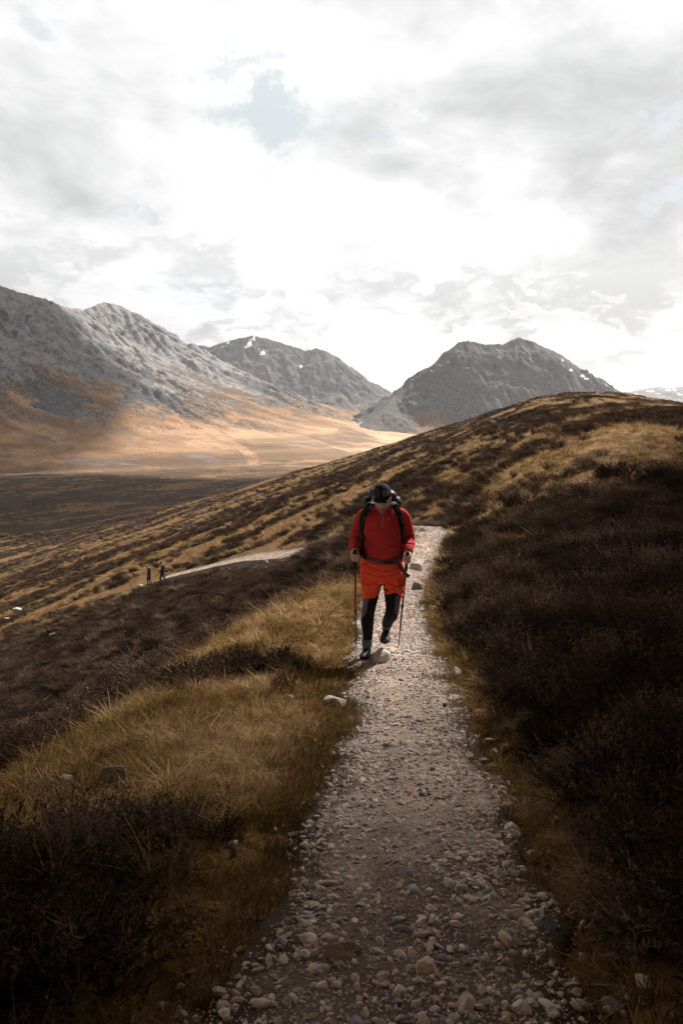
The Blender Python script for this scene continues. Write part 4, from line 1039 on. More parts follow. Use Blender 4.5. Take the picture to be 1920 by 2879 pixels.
# collar
cp = []; cn = []
for a in np.linspace(-2.5, 2.5, 40):
    cp.append(Vector((nk.x + 0.072 * math.sin(a), 0.045 - 0.078 * math.cos(a), nk.z + 0.010 + 0.36 * abs(0.076 * math.sin(a)) + 0.028 * (1 - math.cos(a)) - 0.012))); cn.append(Vector((math.sin(a), -math.cos(a), 0.25)))
part('collar', [ribbon(cp, 0.042, cn, 0.007)], shirt_mat, shirt, True)
# zip: dark teeth between two pale tapes
def strip(bvh, c0, c1, w, off, nseg=12, Y=-0.2):
    pts = []; ns = []
    for t in np.linspace(0, 1, nseg):
        p, n = on(bvh, L(c0[0] + (c1[0] - c0[0]) * t, c0[1] + (c1[1] - c0[1]) * t, Y), off=off); pts.append(p); ns.append(n)
    return ribbon(pts, w, ns, 0.0016)
zp_ = part('zip', [strip(shirt_bvh, (655, 512), (660, 692), 0.008, 0.001)], black_shaft_mat, shirt)
part('zip_tape', [strip(shirt_bvh, (646, 512), (651, 692), 0.0045, 0.001)], white_mat, zp_); part('zip_tape', [strip(shirt_bvh, (664, 512), (669, 692), 0.0045, 0.001)], white_mat, zp_)
# chest mark: a ring with a tail over a line of small letters
def stroke2d(bvh, origin, ex, ey, lines, w, off, d=Vector((0, 1, 0)), th=0.0012):
    out_ = []
    for ln in lines:
        if len(ln) < 2: continue
        pts = []; ns = []
        dense = []
        for a, b in zip(ln[:-1], ln[1:]):
            for t in np.linspace(0, 1, 4)[:-1]: dense.append((a[0] + (b[0] - a[0]) * t, a[1] + (b[1] - a[1]) * t))
        dense.append(ln[-1])
        for u, v in dense:
            p, n = on(bvh, Vector(origin) + Vector(ex) * u + Vector(ey) * v, d, off); pts.append(p); ns.append(n)
        out_.append(ribbon(pts, w, ns, th))
    return out_
GLYPH = {'K': [[(0, 0), (0, 1)], [(0.7, 1), (0, 0.45), (0.7, 0)]], 'A': [[(0, 0), (0.35, 1), (0.7, 0)], [(0.15, 0.35), (0.55, 0.35)]], 'L': [[(0, 1), (0, 0), (0.6, 0)]], 'E': [[(0.6, 1), (0, 1), (0, 0), (0.6, 0)], [(0, 0.5), (0.5, 0.5)]], 'N': [[(0, 0), (0, 1), (0.6, 0), (0.6, 1)]], 'J': [[(0.5, 1), (0.5, 0.15), (0.25, 0), (0, 0.2)]], 'I': [[(0.2, 0), (0.2, 1)]],
         'S': [[(0.65, 0.85), (0.35, 1), (0.05, 0.8), (0.1, 0.58), (0.55, 0.42), (0.65, 0.2), (0.35, 0), (0.0, 0.15)]]}
ring = [[(0.0 + 0.014 * math.cos(a), 0.010 + 0.0075 * math.sin(a)) for a in np.linspace(0.3, 6.0, 14)], [(0.006, 0.006), (0.014, 0.013)]]
lines = list(ring)
for i, ch in enumerate('KALENJI'): lines += [[(-0.026 + i * 0.0078 + 0.0058 * u, -0.012 + 0.008 * v) for u, v in ln] for ln in GLYPH[ch]]
part('chest_mark', stroke2d(shirt_bvh, L(728, 596, -0.2), (1, 0, 0), (0, 0, 1), lines, 0.0022, 0.001), pink_mat, shirt)
# pale reflective piping at the shoulder
pp = [shA + Vector((-0.055 + 0.004 * 0, -0.035, 0.03 - 0.02 * k)) for k in range(6)]
qq = []
for k in range(6):
    p, n = on(shirt_bvh, L(316 - 0.8 * k * (k > 2), 560 + 13 * k, -0.05), Vector((1, 0.25, 0)).normalized(), 0.002, 0.4); qq.append((p, n))
part('piping', [ribbon([p for p, n in qq], 0.009, [n for p, n in qq], 0.002)], white_mat, shirt)

# shorts
sh_rows = [(1045, 0.200, 0.160, 0.01), (1100, 0.207, 0.162, 0.01), (1180, 0.224, 0.165, 0.01), (1250, 0.230, 0.160, 0.01), (1282, 0.222, 0.130, 0.015)]
pts = [Vector((L(650, cy, 0.0).x, yc, L(650, cy, 0).z)) for cy, a, b, yc in sh_rows]
ws = limb(pts, [(a, b) for _, a, b, _ in sh_rows], 36)
slA = limb([L(528, 1255, 0.0), L(520, 1340, -0.01), L(506, 1440, -0.02), L(500, 1512, -0.03)], [(0.113, 0.128), (0.098, 0.124), (0.082, 0.116), (0.073, 0.108)], 28)
slB = limb([L(778, 1255, 0.0), L(782, 1340, -0.02), L(782, 1430, -0.05), L(777, 1502, -0.085)], [(0.110, 0.128), (0.100, 0.126), (0.094, 0.120), (0.088, 0.112)], 28)
shorts_me = fuse('shorts', [ws, slA, slB], 0.007, 5, 0.5)
co = mesh_co(shorts_me)
zc, z1, zh = L(650, 1310, 0).z, L(650, 1235, 0).z, L(650, 1450, 0).z
cre = np.zeros(len(co))
for pl in ([(395, 1190), (520, 1228), (640, 1248), (760, 1232), (905, 1205)], [(640, 1305), (560, 1335), (440, 1352)], [(668, 1305), (760, 1345), (880, 1372)], [(430, 1110), (520, 1150), (600, 1160)], [(600, 1440), (500, 1475), (420, 1480)], [(690, 1190), (790, 1165), (890, 1120)], [(700, 1420), (790, 1455), (880, 1462)], [(455, 1260), (440, 1340), (450, 1420)], [(860, 1250), (875, 1330), (850, 1400)]):
    Q = np.array([[L(a, b, -0.12).x, L(a, b, -0.12).z] for a, b in pl]); best = np.full(len(co), 9.0)
    for A_, B_ in zip(Q[:-1], Q[1:]):
        e_ = B_ - A_; t_ = np.clip(((co[:, [0, 2]] - A_) @ e_) / (e_ @ e_), 0, 1); dd_ = np.linalg.norm(co[:, [0, 2]] - A_ - t_[:, None] * e_, axis=1); best = np.minimum(best, dd_)
    cre += -0.011 * np.exp(-(best / 0.010) ** 2) + 0.008 * np.exp(-((best - 0.026) / 0.014) ** 2)
cre *= (co[:, 1] < 0.02)
cross_f = np.exp(-((co[:, 2] - z1 + 0.10 * (np.abs(co[:, 0]) - 0.1) - 0.012 * np.sin(co[:, 0] * 22)) / 0.016) ** 2)
drape = fbm(co[:, 0] * 10 + co[:, 2] * 3, co[:, 2] * 5 + co[:, 1] * 6, 3, 15)
diag = fbm(np.abs(co[:, 0] - 0.01) * 13 + co[:, 2] * 12, co[:, 2] * 5 - np.abs(co[:, 0]) * 3, 2, 21)
push(shorts_me, 0.010 * drape + 0.008 * diag + cre)
shorts = part('shorts', shorts_me, shorts_mat, person, True)

# leggings and grey outer panels
leg_me = fuse('leggings', [leg(legA, 0.0), leg(legB, 0.0), blob(L(650, 1215, 0.02), (0.18, 0.13, 0.09))], 0.007, 4, 0.5)
leggings = part('leggings', leg_me, legging_mat, person, True)
co, no = mesh_co(leg_me), mesh_no(leg_me)
zt = L(650, 1480, 0).z
def panel(jl, side, cy_low):
    zl = L(650, cy_low, 0).z; knee = jl[3][0]
    ax_x = np.interp(co[:, 2], sorted(p.z for p, r in jl), [p.x for p, r in sorted(jl, key=lambda q: q[0].z)])
    rel = (co[:, 0] - ax_x) * side
    lim = 0.012 + 0.055 * sstep(zl + 0.07, zl, co[:, 2]) if False else 0.018 + 0.050 * (1 - sstep(zl, zl + 0.12, co[:, 2]))
    okv = (rel > lim) & (co[:, 2] > zl) & (co[:, 2] < zt + 0.03) & (co[:, 0] * side > -0.02)
    fs = [p.vertices[:] for p in leg_me.polygons if all(okv[i] for i in p.vertices)]
    use = sorted({i for f in fs for i in f}); mp = {i: k for k, i in enumerate(use)}
    V = [tuple(co[i] + no[i] * 0.0025) for i in use]
    part('side_panel', [(V, [tuple(mp[i] for i in f) for f in fs])], panel_mat, leggings, True)
panel(legA, -1, 1770); panel(legB, 1, 1745)

# socks and shoes
for j, fr in ((legA, fA), (legB, fB)):
    h, f, u, s_ = fr; ank = h + f * 0.075 + u * 0.10
    d = (j[-1][0] - j[-2][0]).normalized(); up = (-d).lerp(u, 0.4).normalized()
    a0 = ank - up * 0.02; so = []
    so.append(limb([a0 - up * 0.01 + f * 0.01, a0 + up * 0.03, a0 + up * 0.055, a0 + up * 0.085, a0 + up * 0.108], [(0.045, 0.052), (0.046, 0.052), (0.053, 0.058), (0.055, 0.060), (0.046, 0.051)], 24))
    sock_me = fuse('sock', so, 0.005, 2); c_ = mesh_co(sock_me); push(sock_me, 0.004 * fbm(c_[:, 0] * 40, c_[:, 2] * 55 + c_[:, 1] * 40, 2, 33))
    part('sock', sock_me, sock_mat, person, True)
    sm = fuse('shoe', [shoe_shape(fr, 0.014, 1.0), ], 0.005, 3)
    so_ = part('shoe', sm, shoe_mat, person, True)
    part('sole', [shoe_shape(fr, 0.0, 1.0, 1.07, top=0.026)], sole_mat, so_, True)
    part('toe_cap', [shoe_shape(fr, 0.02, 1.035, 1.03, start=0.80, stop=1.0)], toe_mat, so_, True)
    sb = BVHTree.FromPolygons([v.co[:] for v in sm.vertices], [p.vertices[:] for p in sm.polygons])
    ll = []
    for k in range(5):
        b_ = h + f * (0.115 + 0.021 * k) + u * 0.2
        for sgn in (-1, 1):
            q0, n0 = on(sb, b_ + s_ * (-0.022 * sgn), -u, 0.003, 0.1); q1, n1 = on(sb, b_ + s_ * (0.022 * sgn) + f * 0.015, -u, 0.003, 0.1); qm, nm = on(sb, b_ + f * 0.008, -u, 0.004, 0.1)
            ll.append(limb([q0, qm, q1], [0.0022] * 3, 6, per=2))
    part('laces', ll, black_shaft_mat, so_, True)
    q0, n0 = on(sb, h + f * 0.225 + u * 0.2, -u, 0.002, 0.1)
    part('loop', [boxs(q0, (0.020, 0.006, 0.004), Matrix((s_, f, u)).transposed())], white_mat, so_)

# hair and cap
part('hair', fuse('hair', [blob(hp(0, 0.014, 0.026), (0.0795, 0.093, 0.088), HM, 26)], 0.006, 1), hair_mat, person, True)
def cap_pt(az, el, k=1.0):
    """az 0 = straight ahead of the face"""
    rx, ry, rz = 0.0925 * k, 0.110 * k, 0.088 * k
    e = abs(math.cos(el)) ** 0.88; z = math.sin(el) ** 0.95 if el > 0 else 0
    return hp(rx * math.sin(az) * e, 0.006 - ry * math.cos(az) * e, 0.068 - 0.024 * (1 - math.cos(az)) * (1 - z) + rz * z)
V = []; F = []; na_, ne = 48, 16
for lay_, k in ((0, 1.0), (1, 0.965)):
    for i in range(ne + 1):
        el = (math.pi / 2) * i / ne
        for a in range(na_):
            az = 2 * math.pi * a / na_; seam = 1 - 0.006 * math.exp(-((((az / (math.pi / 3)) % 1) - 0.5) / 0.05) ** 2) if lay_ == 0 else 1
            V.append(tuple(cap_pt(az, el, k * seam)))
    b = lay_ * (ne + 1) * na_
    for i in range(ne):
        for a in range(na_):
            a2 = (a + 1) % na_; q = (b + i * na_ + a, b + i * na_ + a2, b + (i + 1) * na_ + a2, b + (i + 1) * na_ + a); F.append(q if lay_ == 0 else q[::-1])
o2 = (ne + 1) * na_
for a in range(na_): a2 = (a + 1) % na_; F.append((a, o2 + a, o2 + a2, a2))
cap_me = to_mesh('cap', [(V, F)])
cap = part('cap', cap_me, cap_mat, person, True)
V = []; F = []; nu, nv = 28, 8
for lay_ in (0, 1):
    for i in range(nu + 1):
        u = -1 + 2 * i / nu; az = u * R(68); p0 = cap_pt(az, 0.0, 1.0)
        for jv in range(nv + 1):
            v = jv / nv; ext = 0.056 * (max(0, 1 - abs(u) ** 3.2)) ** 0.5
            dirv = HM @ Vector((math.sin(az) * 0.25, -1, 0.02 - 0.10 * v)); drop = HM @ Vector((0, 0, -0.030 * u * u * (0.4 + v)))
            V.append(tuple(p0 + dirv * ext * v + drop + HM @ Vector((0, 0, 0.004 if lay_ == 0 else 0.0))))
    b = lay_ * (nu + 1) * (nv + 1)
    for i in range(nu):
        for jv in range(nv):
            q = (b + i * (nv + 1) + jv, b + i * (nv + 1) + jv + 1, b + (i + 1) * (nv + 1) + jv + 1, b + (i + 1) * (nv + 1) + jv); F.append(q if lay_ else q[::-1])
bb = (nu + 1) * (nv + 1)
for i in range(nu): a, c_ = i * (nv + 1) + nv, (i + 1) * (nv + 1) + nv; F.append((a, c_, bb + c_, bb + a))
part('visor', [(V, F)], cap_mat, cap, True)
part('button', [blob(hp(0, 0.006, 0.155), (0.008, 0.008, 0.005), HM, 12)], cap_mat, cap, True)
cap_bvh = BVHTree.FromPolygons([v.co[:] for v in cap_me.vertices], [p.vertices[:] for p in cap_me.polygons])
def cap_marks(name, centre, w_, h_, lines, mat, width, parent, off=0.0012):
    ln = [[((u - 0.5) * w_, (0.5 - v) * h_) for u, v in l] for l in lines]
    return part(name, stroke2d(cap_bvh, centre, (1, 0, 0), (0, -0.15, 1), ln, width, off), mat, parent)
wing = [[(0.0, 0.08), (0.35, 0.03), (0.72, 0.0), (0.9, 0.12), (1.0, 0.4), (0.96, 0.68), (0.82, 0.86), (0.62, 0.84), (0.54, 0.70), (0.46, 0.92), (0.30, 1.0), (0.14, 0.93), (0.10, 0.76), (0.32, 0.74)], [(0.10, 0.76), (0.05, 0.53), (0.40, 0.50)], [(0.05, 0.53), (0.02, 0.30), (0.45, 0.26)], [(0.02, 0.30), (0.0, 0.08)]]
em = cap_marks('emblem', L(687, 270, -0.15), 0.066, 0.056, wing, white_mat, 0.0034, cap)
part('emblem_dot', stroke2d(cap_bvh, L(687, 270, -0.15), (1, 0, 0), (0, -0.15, 1), [[(0.014 + 0.0085 * math.cos(a), 0.003 + 0.0085 * math.sin(a)) for a in np.linspace(0, 6.283, 16)]], 0.0065, 0.0016), orange_mat, em)
box_ = [[(0.12, 0.02), (0.55, 0.06), (1.0, 0.04), (0.92, 0.5), (0.84, 0.93), (0.45, 1.0), (0.06, 0.9), (0.0, 0.5), (0.12, 0.02)]]
pt_ = cap_marks('patch', L(577, 262, -0.15), 0.068, 0.074, box_, grey_print_mat, 0.0038, cap)
cap_marks('patch_letter', L(577, 262, -0.15), 0.068, 0.074, [[(0.55 + 0.32 * u, 0.85 - 0.68 * v) for u, v in ln] for ln in GLYPH['S']] + [[(0.14 + 0.32 * u, 0.85 - 0.7 * v) for u, v in ln] for ln in GLYPH['K']], grey_print_mat, 0.0055, pt_)
for s_ in (-1, 1): part('eye', [blob(hp(s_ * 0.031, -0.081, 0.002), (0.013, 0.012, 0.010), HM, 12)], eye_mat, person, True)

# wedding band on the viewer's-right hand
rp = hdB + axB * (-0.0125)
part('ring', [limb([rp + Vector((0.020 + 0.002 * math.cos(a), -0.026 + 0.002 * math.sin(a), 0.0)) + axB * (0.012 * math.cos(a)) + Vector((-0.010, -0.006, 0)) * math.sin(a) for a in np.linspace(0, 6.283, 10)], [0.0022] * 10, 8, per=1)], metal_mat, person, True)

# ------------------------------------------------------------------ trekking poles
def trekking_pole(hd, tip, ax, label):
    e = bpy.data.objects.new('trekking_pole', None); COL.objects.link(e); e.location = HK + tip
    tag(e, label, 'trekking pole', 'trekking poles')
    Lp = (hd - tip).length; q = lambda d: ax * d
    part('tip', [limb([q(0.0), q(0.03), q(0.055)], [0.002, 0.005, 0.006], 12)], metal_mat, e, True)
    part('lower_shaft', [limb([q(0.05), q(0.30), q(0.31), q(0.58)], [0.0062, 0.0072, 0.0085, 0.0085], 14)], black_shaft_mat, e, True)
    part('upper_shaft', [limb([q(0.57), q(0.75), q(Lp - 0.12)], [0.0105, 0.0105, 0.0108], 14)], red_shaft_mat, e, True)
    part('clamp', [limb([q(0.545), q(0.565), q(0.59), q(0.60)], [0.011, 0.0145, 0.0145, 0.011], 14)], plastic_mat, e, True)
    part('clamp', [limb([q(0.285), q(0.30), q(0.315)], [0.009, 0.011, 0.009], 14)], plastic_mat, e, True)
    g0 = Lp - 0.17
    part('grip', [limb([q(g0), q(g0 + 0.02), q(g0 + 0.08), q(Lp - 0.05), q(Lp), q(Lp + 0.04), q(Lp + 0.062), q(Lp + 0.076), q(Lp + 0.08)], [0.013, 0.0165, 0.0160, 0.0145, 0.0150, 0.0165, 0.0195, 0.0165, 0.006], 18)], pad_mat, e, True)
    loop = []
    for a in np.linspace(0, math.pi, 9): loop.append(q(Lp + 0.045 - 0.10 * math.sin(a)) + Vector((0.0, 0.018 + 0.05 * math.sin(a), 0)) + Vector((0.02 * math.cos(a), 0, 0)))
    part('wrist_strap', [ribbon(loop, 0.018, Vector((0, 1, 0.1)), 0.002)], web_mat, e)
    return e
trekking_pole(hdA, tipA, axA, "trekking pole in the hiker's hand beside the golden grass, red upper shaft")
trekking_pole(hdB, tipB, axB, "trekking pole in the hiker's hand nearer the heather, under the loose strap end")

# ------------------------------------------------------------------ backpack
PKB = Vector((0.0, 0.32, L(650, 1060, 0.3).z))
pack = bpy.data.objects.new('backpack', None); COL.objects.link(pack); pack.location = HK + PKB
tag(pack, "dark charcoal rucksack on the hiker's back with grey webbing straps", 'backpack')
def pk(v): return [(tuple(Vector(p) - PKB) for p in v[0]), v[1]]
def loc(shapes): return [([tuple(Vector(p) - PKB) for p in v], f) for v, f in shapes]
bx = L(640, 700, 0.3).x
bag_rows = [(1060, 0.13, 0.09), (1000, 0.175, 0.125), (800, 0.19, 0.14), (600, 0.195, 0.145), (480, 0.195, 0.15), (410, 0.185, 0.145), (370, 0.15, 0.12)]
bag = limb([Vector((bx, 0.31, L(640, cy, 0.3).z)) for cy, a, b in bag_rows], [(a, b) for _, a, b in bag_rows], 32)
bag_me = fuse('main_bag', loc([bag, blob(Vector((bx - 0.155, 0.30, L(640, 400, 0.3).z)), (0.055, 0.10, 0.075)), blob(Vector((bx + 0.15, 0.30, L(640, 390, 0.3).z)), (0.055, 0.10, 0.07))]), 0.009, 3)
c_ = mesh_co(bag_me); push(bag_me, 0.012 * fbm(c_[:, 0] * 12, c_[:, 2] * 14 + c_[:, 1] * 8, 3, 41))
part('main_bag', bag_me, pack_mat, pack, True)
lid_me = fuse('lid', loc([blob(Vector((bx + 0.0, 0.27, L(640, 300, 0.27).z)), (0.150, 0.13, 0.075), None, 28), blob(Vector((bx - 0.07, 0.25, L(640, 275, 0.27).z)), (0.07, 0.10, 0.055))]), 0.008, 3)
c_ = mesh_co(lid_me); push(lid_me, 0.010 * fbm(c_[:, 0] * 18, c_[:, 2] * 18 + c_[:, 1] * 12, 3, 43))
lid = part('lid', lid_me, pack_mat, pack, True)
part('buckle', loc([boxs(L(487, 262, 0.16), (0.016, 0.01, 0.020))]), white_mat, lid)
def strap(front, top, side):
    pts = []; ns = []
    pts.append(Vector((front[0][0] * 0 + L(top[0], top[1], 0.17).x, 0.17, L(top[0], top[1], 0.17).z))); ns.append(Vector((0, -0.1, 1)))
    pts.append(L(top[0], top[1] - 6, 0.09)); ns.append(Vector((0, -0.4, 1)))
    for cx, cy in front:
        p, n = on(shirt_bvh, L(cx, cy, -0.15), off=0.004); pts.append(p); ns.append((n + Vector((0, -0.4, 0))).normalized())
    pd, _ = smooth_pts(pts, [0.01] * len(pts), 4)
    xs = np.arange(len(pts)); q = np.linspace(0, len(pts) - 1, len(pd)); na2 = np.array([list(n) for n in ns])
    nd = [Vector([np.interp(t, xs, na2[:, i]) for i in range(3)]).normalized() for t in q]
    return pd, nd
for side, front, top in ((-1, [(505, 425), (465, 475), (438, 540), (425, 620), (420, 700), (420, 780), (415, 860), (405, 930)], (535, 400)),
                         (1, [(795, 425), (825, 480), (850, 540), (868, 610), (878, 680), (884, 750), (888, 820), (888, 890)], (765, 400))):
    pd, nd = strap(front, top, side); n = len(pd)
    w = [0.070 if i < n * 0.62 else 0.070 - 0.026 * min(1, (i - n * 0.62) / (n * 0.15)) for i in range(n)]
    st = part('shoulder_strap', loc([ribbon(pd, w, nd, 0.013)]), pad_mat, pack, True)
    i0, i1 = int(n * 0.22), int(n * 0.66)
    wp = [p + m_ * 0.0145 for p, m_ in zip(pd, nd)]
    part('webbing', loc([ribbon([p + Vector((0.012, 0, 0)) for p in wp[i0:i1]], 0.026, nd[i0:i1], 0.002)]), web_mat, st)
    k = int(n * 0.47); part('buckle', loc([boxs(wp[k] + nd[k] * 0.003 + Vector((0.006, 0, 0)), (0.032, 0.012, 0.026))]), plastic_mat, st)
# hip belt: padded wings, webbing in front, buckle and a loose end
hz = lambda cx, cy: L(cx, cy, -0.12)
bp, bn = [], []
for cx, cy in ((408, 985), (430, 1012), (470, 1032), (520, 1050), (580, 1066), (640, 1076), (700, 1080), (760, 1072), (815, 1052), (860, 1026), (885, 1000)):
    p, n = on(shirt_bvh, hz(cx, cy), off=0.006); bp.append(p); bn.append((n * 1.0).normalized())
bp = [Vector((-0.225, 0.10, bp[0].z + 0.02)), Vector((-0.222, 0.0, bp[0].z + 0.01))] + bp + [Vector((0.222, 0.0, bp[-1].z + 0.01)), Vector((0.225, 0.10, bp[-1].z + 0.02))]
bn = [Vector((-1, 0, 0)), Vector((-1, -0.3, 0))] + bn + [Vector((1, -0.3, 0)), Vector((1, 0, 0))]
belt = part('hip_belt', loc([ribbon(bp, 0.036, bn, 0.006)]), web_mat, pack, True)
part('hip_pad', loc([ribbon(bp[:5], [0.075, 0.08, 0.085, 0.075, 0.05], bn[:5], 0.020)]), pad_mat, belt, True)
part('hip_pad', loc([ribbon(bp[-4:], [0.05, 0.075, 0.08, 0.075], bn[-4:], 0.020)]), pad_mat, belt, True)
bc, bnn = on(shirt_bvh, hz(700, 1078), off=0.012)
part('buckle', loc([boxs(bc, (0.085, 0.016, 0.036)), boxs(bc + Vector((0.055, 0.002, 0.004)), (0.03, 0.02, 0.044))]), plastic_mat, belt)
tail = [L(810, 1062, -0.19), L(835, 1110, -0.205), L(870, 1165, -0.215), L(915, 1222, -0.235), L(965, 1268, -0.25)]
part('strap_end', loc([ribbon(tail, [0.034, 0.036, 0.038, 0.038, 0.038], Vector((0.25, -1, 0.2)), 0.003)]), web_mat, belt)
part('hanging_cord', loc([limb([L(400, 930, -0.02), L(392, 960, -0.03), L(398, 985, -0.03)], [0.006, 0.010, 0.006], 8)]), pad_mat, belt, True)
# ------------------------------------------------------------------ rocks lying on the ground
def crag_mesh(seed):
    """angular broken stone: a hull of random points, edges worn, faces roughened"""
    r = random.Random(seed); bm = bmesh.new()
    for _ in range(15):
        v = Vector((r.gauss(0, 1), r.gauss(0, 1), r.gauss(0, 1))); v.normalize(); bm.verts.new(v * r.uniform(0.8, 1.0))
    res = bmesh.ops.convex_hull(bm, input=bm.verts)
    bmesh.ops.delete(bm, geom=[v for v in bm.verts if not v.link_faces], context='VERTS')
    bmesh.ops.bevel(bm, geom=bm.edges[:], offset=0.06, segments=1, affect='EDGES')
    bmesh.ops.triangulate(bm, faces=bm.faces); bmesh.ops.subdivide_edges(bm, edges=bm.edges, cuts=2, use_grid_fill=True); bmesh.ops.triangulate(bm, faces=bm.faces)
    me = bpy.data.meshes.new('rock'); bm.to_mesh(me); bm.free()
    c = mesh_co(me); push(me, 0.05 * fbm(c[:, 0] * 3 + c[:, 2] * 2 + seed, c[:, 1] * 3 - c[:, 2] * 2, 3, seed))
    return me
def rock(px, py, wpx, hpx, label, col=0, seed=1, rot=None, cuts=10, sub=4, depth=0.75, group=None, lo=0.35, tilt=0.0, cat='rock'):
    wpx *= 0.68; hpx *= 0.68; p = hit(px, py); d = p.y; w = wpx / FPX * d; h = hpx / FPX * d * 1.15
    me = crag_mesh(seed) if lo <= 0.4 else stone_mesh('rock', seed, sub, cuts, 1.0, 0.12, lo, 0.85)
    co = mesh_co(me); co -= (co.max(0) + co.min(0)) / 2; co /= (co.max(0) - co.min(0)) / 2
    co *= (w / 2, w / 2 * depth, h * 0.72)
    c, s_ = math.cos(tilt), math.sin(tilt); co = np.stack([co[:, 0] * c - co[:, 2] * s_, co[:, 1], co[:, 0] * s_ + co[:, 2] * c], 1)
    me.vertices.foreach_set('co', co.astype(np.float32).ravel()); me.update()
    me.materials.append(ROCK_MATS[col])
    o = bpy.data.objects.new('rock', me); COL.objects.link(o)
    o.location = (p.x, p.y + 0.25 * w * depth, p.z + 0.22 * h + 0.01); o.rotation_euler = (0, 0, rot if rot is not None else (seed * 1.7) % 6.28 * 0.12)
    return tag(o, label, cat, group)
ROCK_MATS = [stone_material('pale_rock', [(0.52, 0.47, 0.43)], lichen=0.25, bdist=0.02, scale=3.0), stone_material('grey_rock', [(0.26, 0.255, 0.26)], lichen=0.45, bdist=0.02, scale=3.0), stone_material('tan_rock', [(0.50, 0.34, 0.24)], bdist=0.02, scale=3.0),
             stone_material('dark_rock', [(0.10, 0.10, 0.105)], lichen=0.4, bdist=0.03, scale=3.0), stone_material('brown_rock', [(0.24, 0.175, 0.135)], bdist=0.02, scale=3.0), stone_material('blue_grey_rock', [(0.20, 0.215, 0.245)], bdist=0.02, scale=3.0), stone_material('white_rock', [(0.66, 0.63, 0.60)], lichen=0.5, bdist=0.02, scale=4.0)]
rock(1074, 1873, 92, 64, "pale pointed rock with a white face at the hiker's feet", 6, 11, cuts=9, lo=0.30)
rock(1114, 1866, 42, 20, "flat grey-brown stone beside the pointed rock at the hiker's feet", 1, 12)
rock(1172, 1664, 48, 38, 'rounded grey stone on the path beside the heather, level with the hiker\'s shorts', 1, 13, cuts=5, lo=0.7)
rock(1168, 1608, 60, 40, "pale boulder on the path just behind the hiker's arm", 0, 14)
rock(1205, 1590, 55, 22, 'flat pale rock embedded in the path behind the hiker', 0, 15)
rock(1186, 1498, 44, 20, 'pale rock at the top of the path where it goes over the brow', 6, 16)
rock(1172, 1512, 36, 18, 'grey rock just below the brow of the path, beside the pale one', 1, 17)
rock(1280, 1912, 76, 44, 'pale angular slab where the heather meets the path', 0, 18, cuts=12, lo=0.3)
rock(1314, 1904, 34, 24, 'small pinkish stone under the heather beside the angular slab', 2, 19)
rock(1280, 1976, 92, 18, 'thin flat grey flagstone at the path edge by the heather', 0, 20, lo=0.3)
rock(1254, 2000, 40, 32, 'dark tilted stone between the flagstone and the tan boulder', 3, 21, lo=0.3, tilt=0.5)
rock(1350, 2026, 58, 38, 'tan rounded boulder at the path edge below the flagstone', 2, 22, cuts=7, lo=0.55)
rock(1420, 2062, 36, 30, 'blue-grey stone in the brown grass beside the heather', 5, 23, cuts=7, lo=0.55)
rock(1420, 2120, 36, 34, 'pinkish stone of the pair at the right path edge', 2, 24, cuts=7, lo=0.5)
rock(1392, 2126, 28, 24, 'white stone of the pair at the right path edge', 6, 25, cuts=7, lo=0.5)
rock(1122, 2004, 34, 16, 'smooth blue-grey cobble in the middle of the path below the hiker', 5, 26, cuts=4, lo=0.75)
rock(940, 1994, 106, 44, 'large pale flat boulder at the grassy edge of the path', 0, 27, cuts=9, lo=0.4)
rock(812, 1980, 52, 34, 'white boulder standing in the golden grass', 6, 28, cuts=7, lo=0.5)
rock(712, 1892, 50, 18, 'low pale rock half hidden in the golden grass', 0, 29)
rock(318, 2212, 140, 74, 'grey and pink lichen-spotted outcrop in the shaded grass', 1, 30, cuts=11, lo=0.35, depth=0.6)
rock(178, 2212, 74, 40, 'grey rock in the grass beyond the lichen-spotted outcrop', 1, 31)
rock(408, 2330, 72, 52, 'dark rounded rock in the shaded heather below the outcrop', 3, 32, cuts=7, lo=0.5)
rock(168, 2424, 130, 40, 'long dim rock at the left edge of the shaded grass', 3, 33, depth=0.5)
rock(658, 2410, 36, 32, 'blue-grey stone under a pale cap stone in the dark grass', 5, 34, cuts=6, lo=0.6)
rock(655, 2384, 48, 14, 'pale flat stone above the blue-grey one in the dark grass', 0, 35)
rock(402, 2618, 64, 42, 'pinkish-grey boulder alone in the darkest grass', 4, 36, cuts=6, lo=0.6)
rock(966, 2728, 190, 84, 'big brown block of rock in the path, nearest the viewer', 4, 37, cuts=12, lo=0.45)
rock(1294, 2520, 80, 38, 'pale broad stone of the two lying together low on the path', 0, 38, cuts=7, lo=0.5)
rock(1250, 2508, 44, 28, 'smaller pinkish stone of the two lying together low on the path', 2, 39, cuts=6, lo=0.6)
rock(1352, 2560, 46, 36, 'blue-grey cobble beside a dark grass tuft low on the path', 5, 40, cuts=5, lo=0.65)
rock(1552, 2650, 150, 66, 'dark ridged rock at the shaded right edge of the path', 3, 41, cuts=11, lo=0.35, depth=0.6, tilt=-0.3)
rock(1562, 2322, 34, 30, 'pink and white stone alone in the shaded grass by the heather', 2, 42, cuts=7, lo=0.5)
rock(1690, 2505, 66, 60, 'dark blue-grey rock under the heather at the lower right', 3, 43)
rock(1752, 2618, 66, 36, 'dim blue-grey stone lowest in the dark right corner', 5, 44)
rock(1135, 2300, 42, 22, 'pale flat stone sunk in the gravel at mid path', 0, 45)
rock(636, 1668, 40, 18, 'white rock in the middle of the cluster on the dark heather slope', 6, 46, group='rock cluster on the heather slope')
rock(616, 1666, 26, 14, 'tan rock at the left of the cluster on the dark heather slope', 2, 47, group='rock cluster on the heather slope')
rock(672, 1662, 34, 14, 'pale rock at the right of the cluster on the dark heather slope', 0, 48, group='rock cluster on the heather slope')
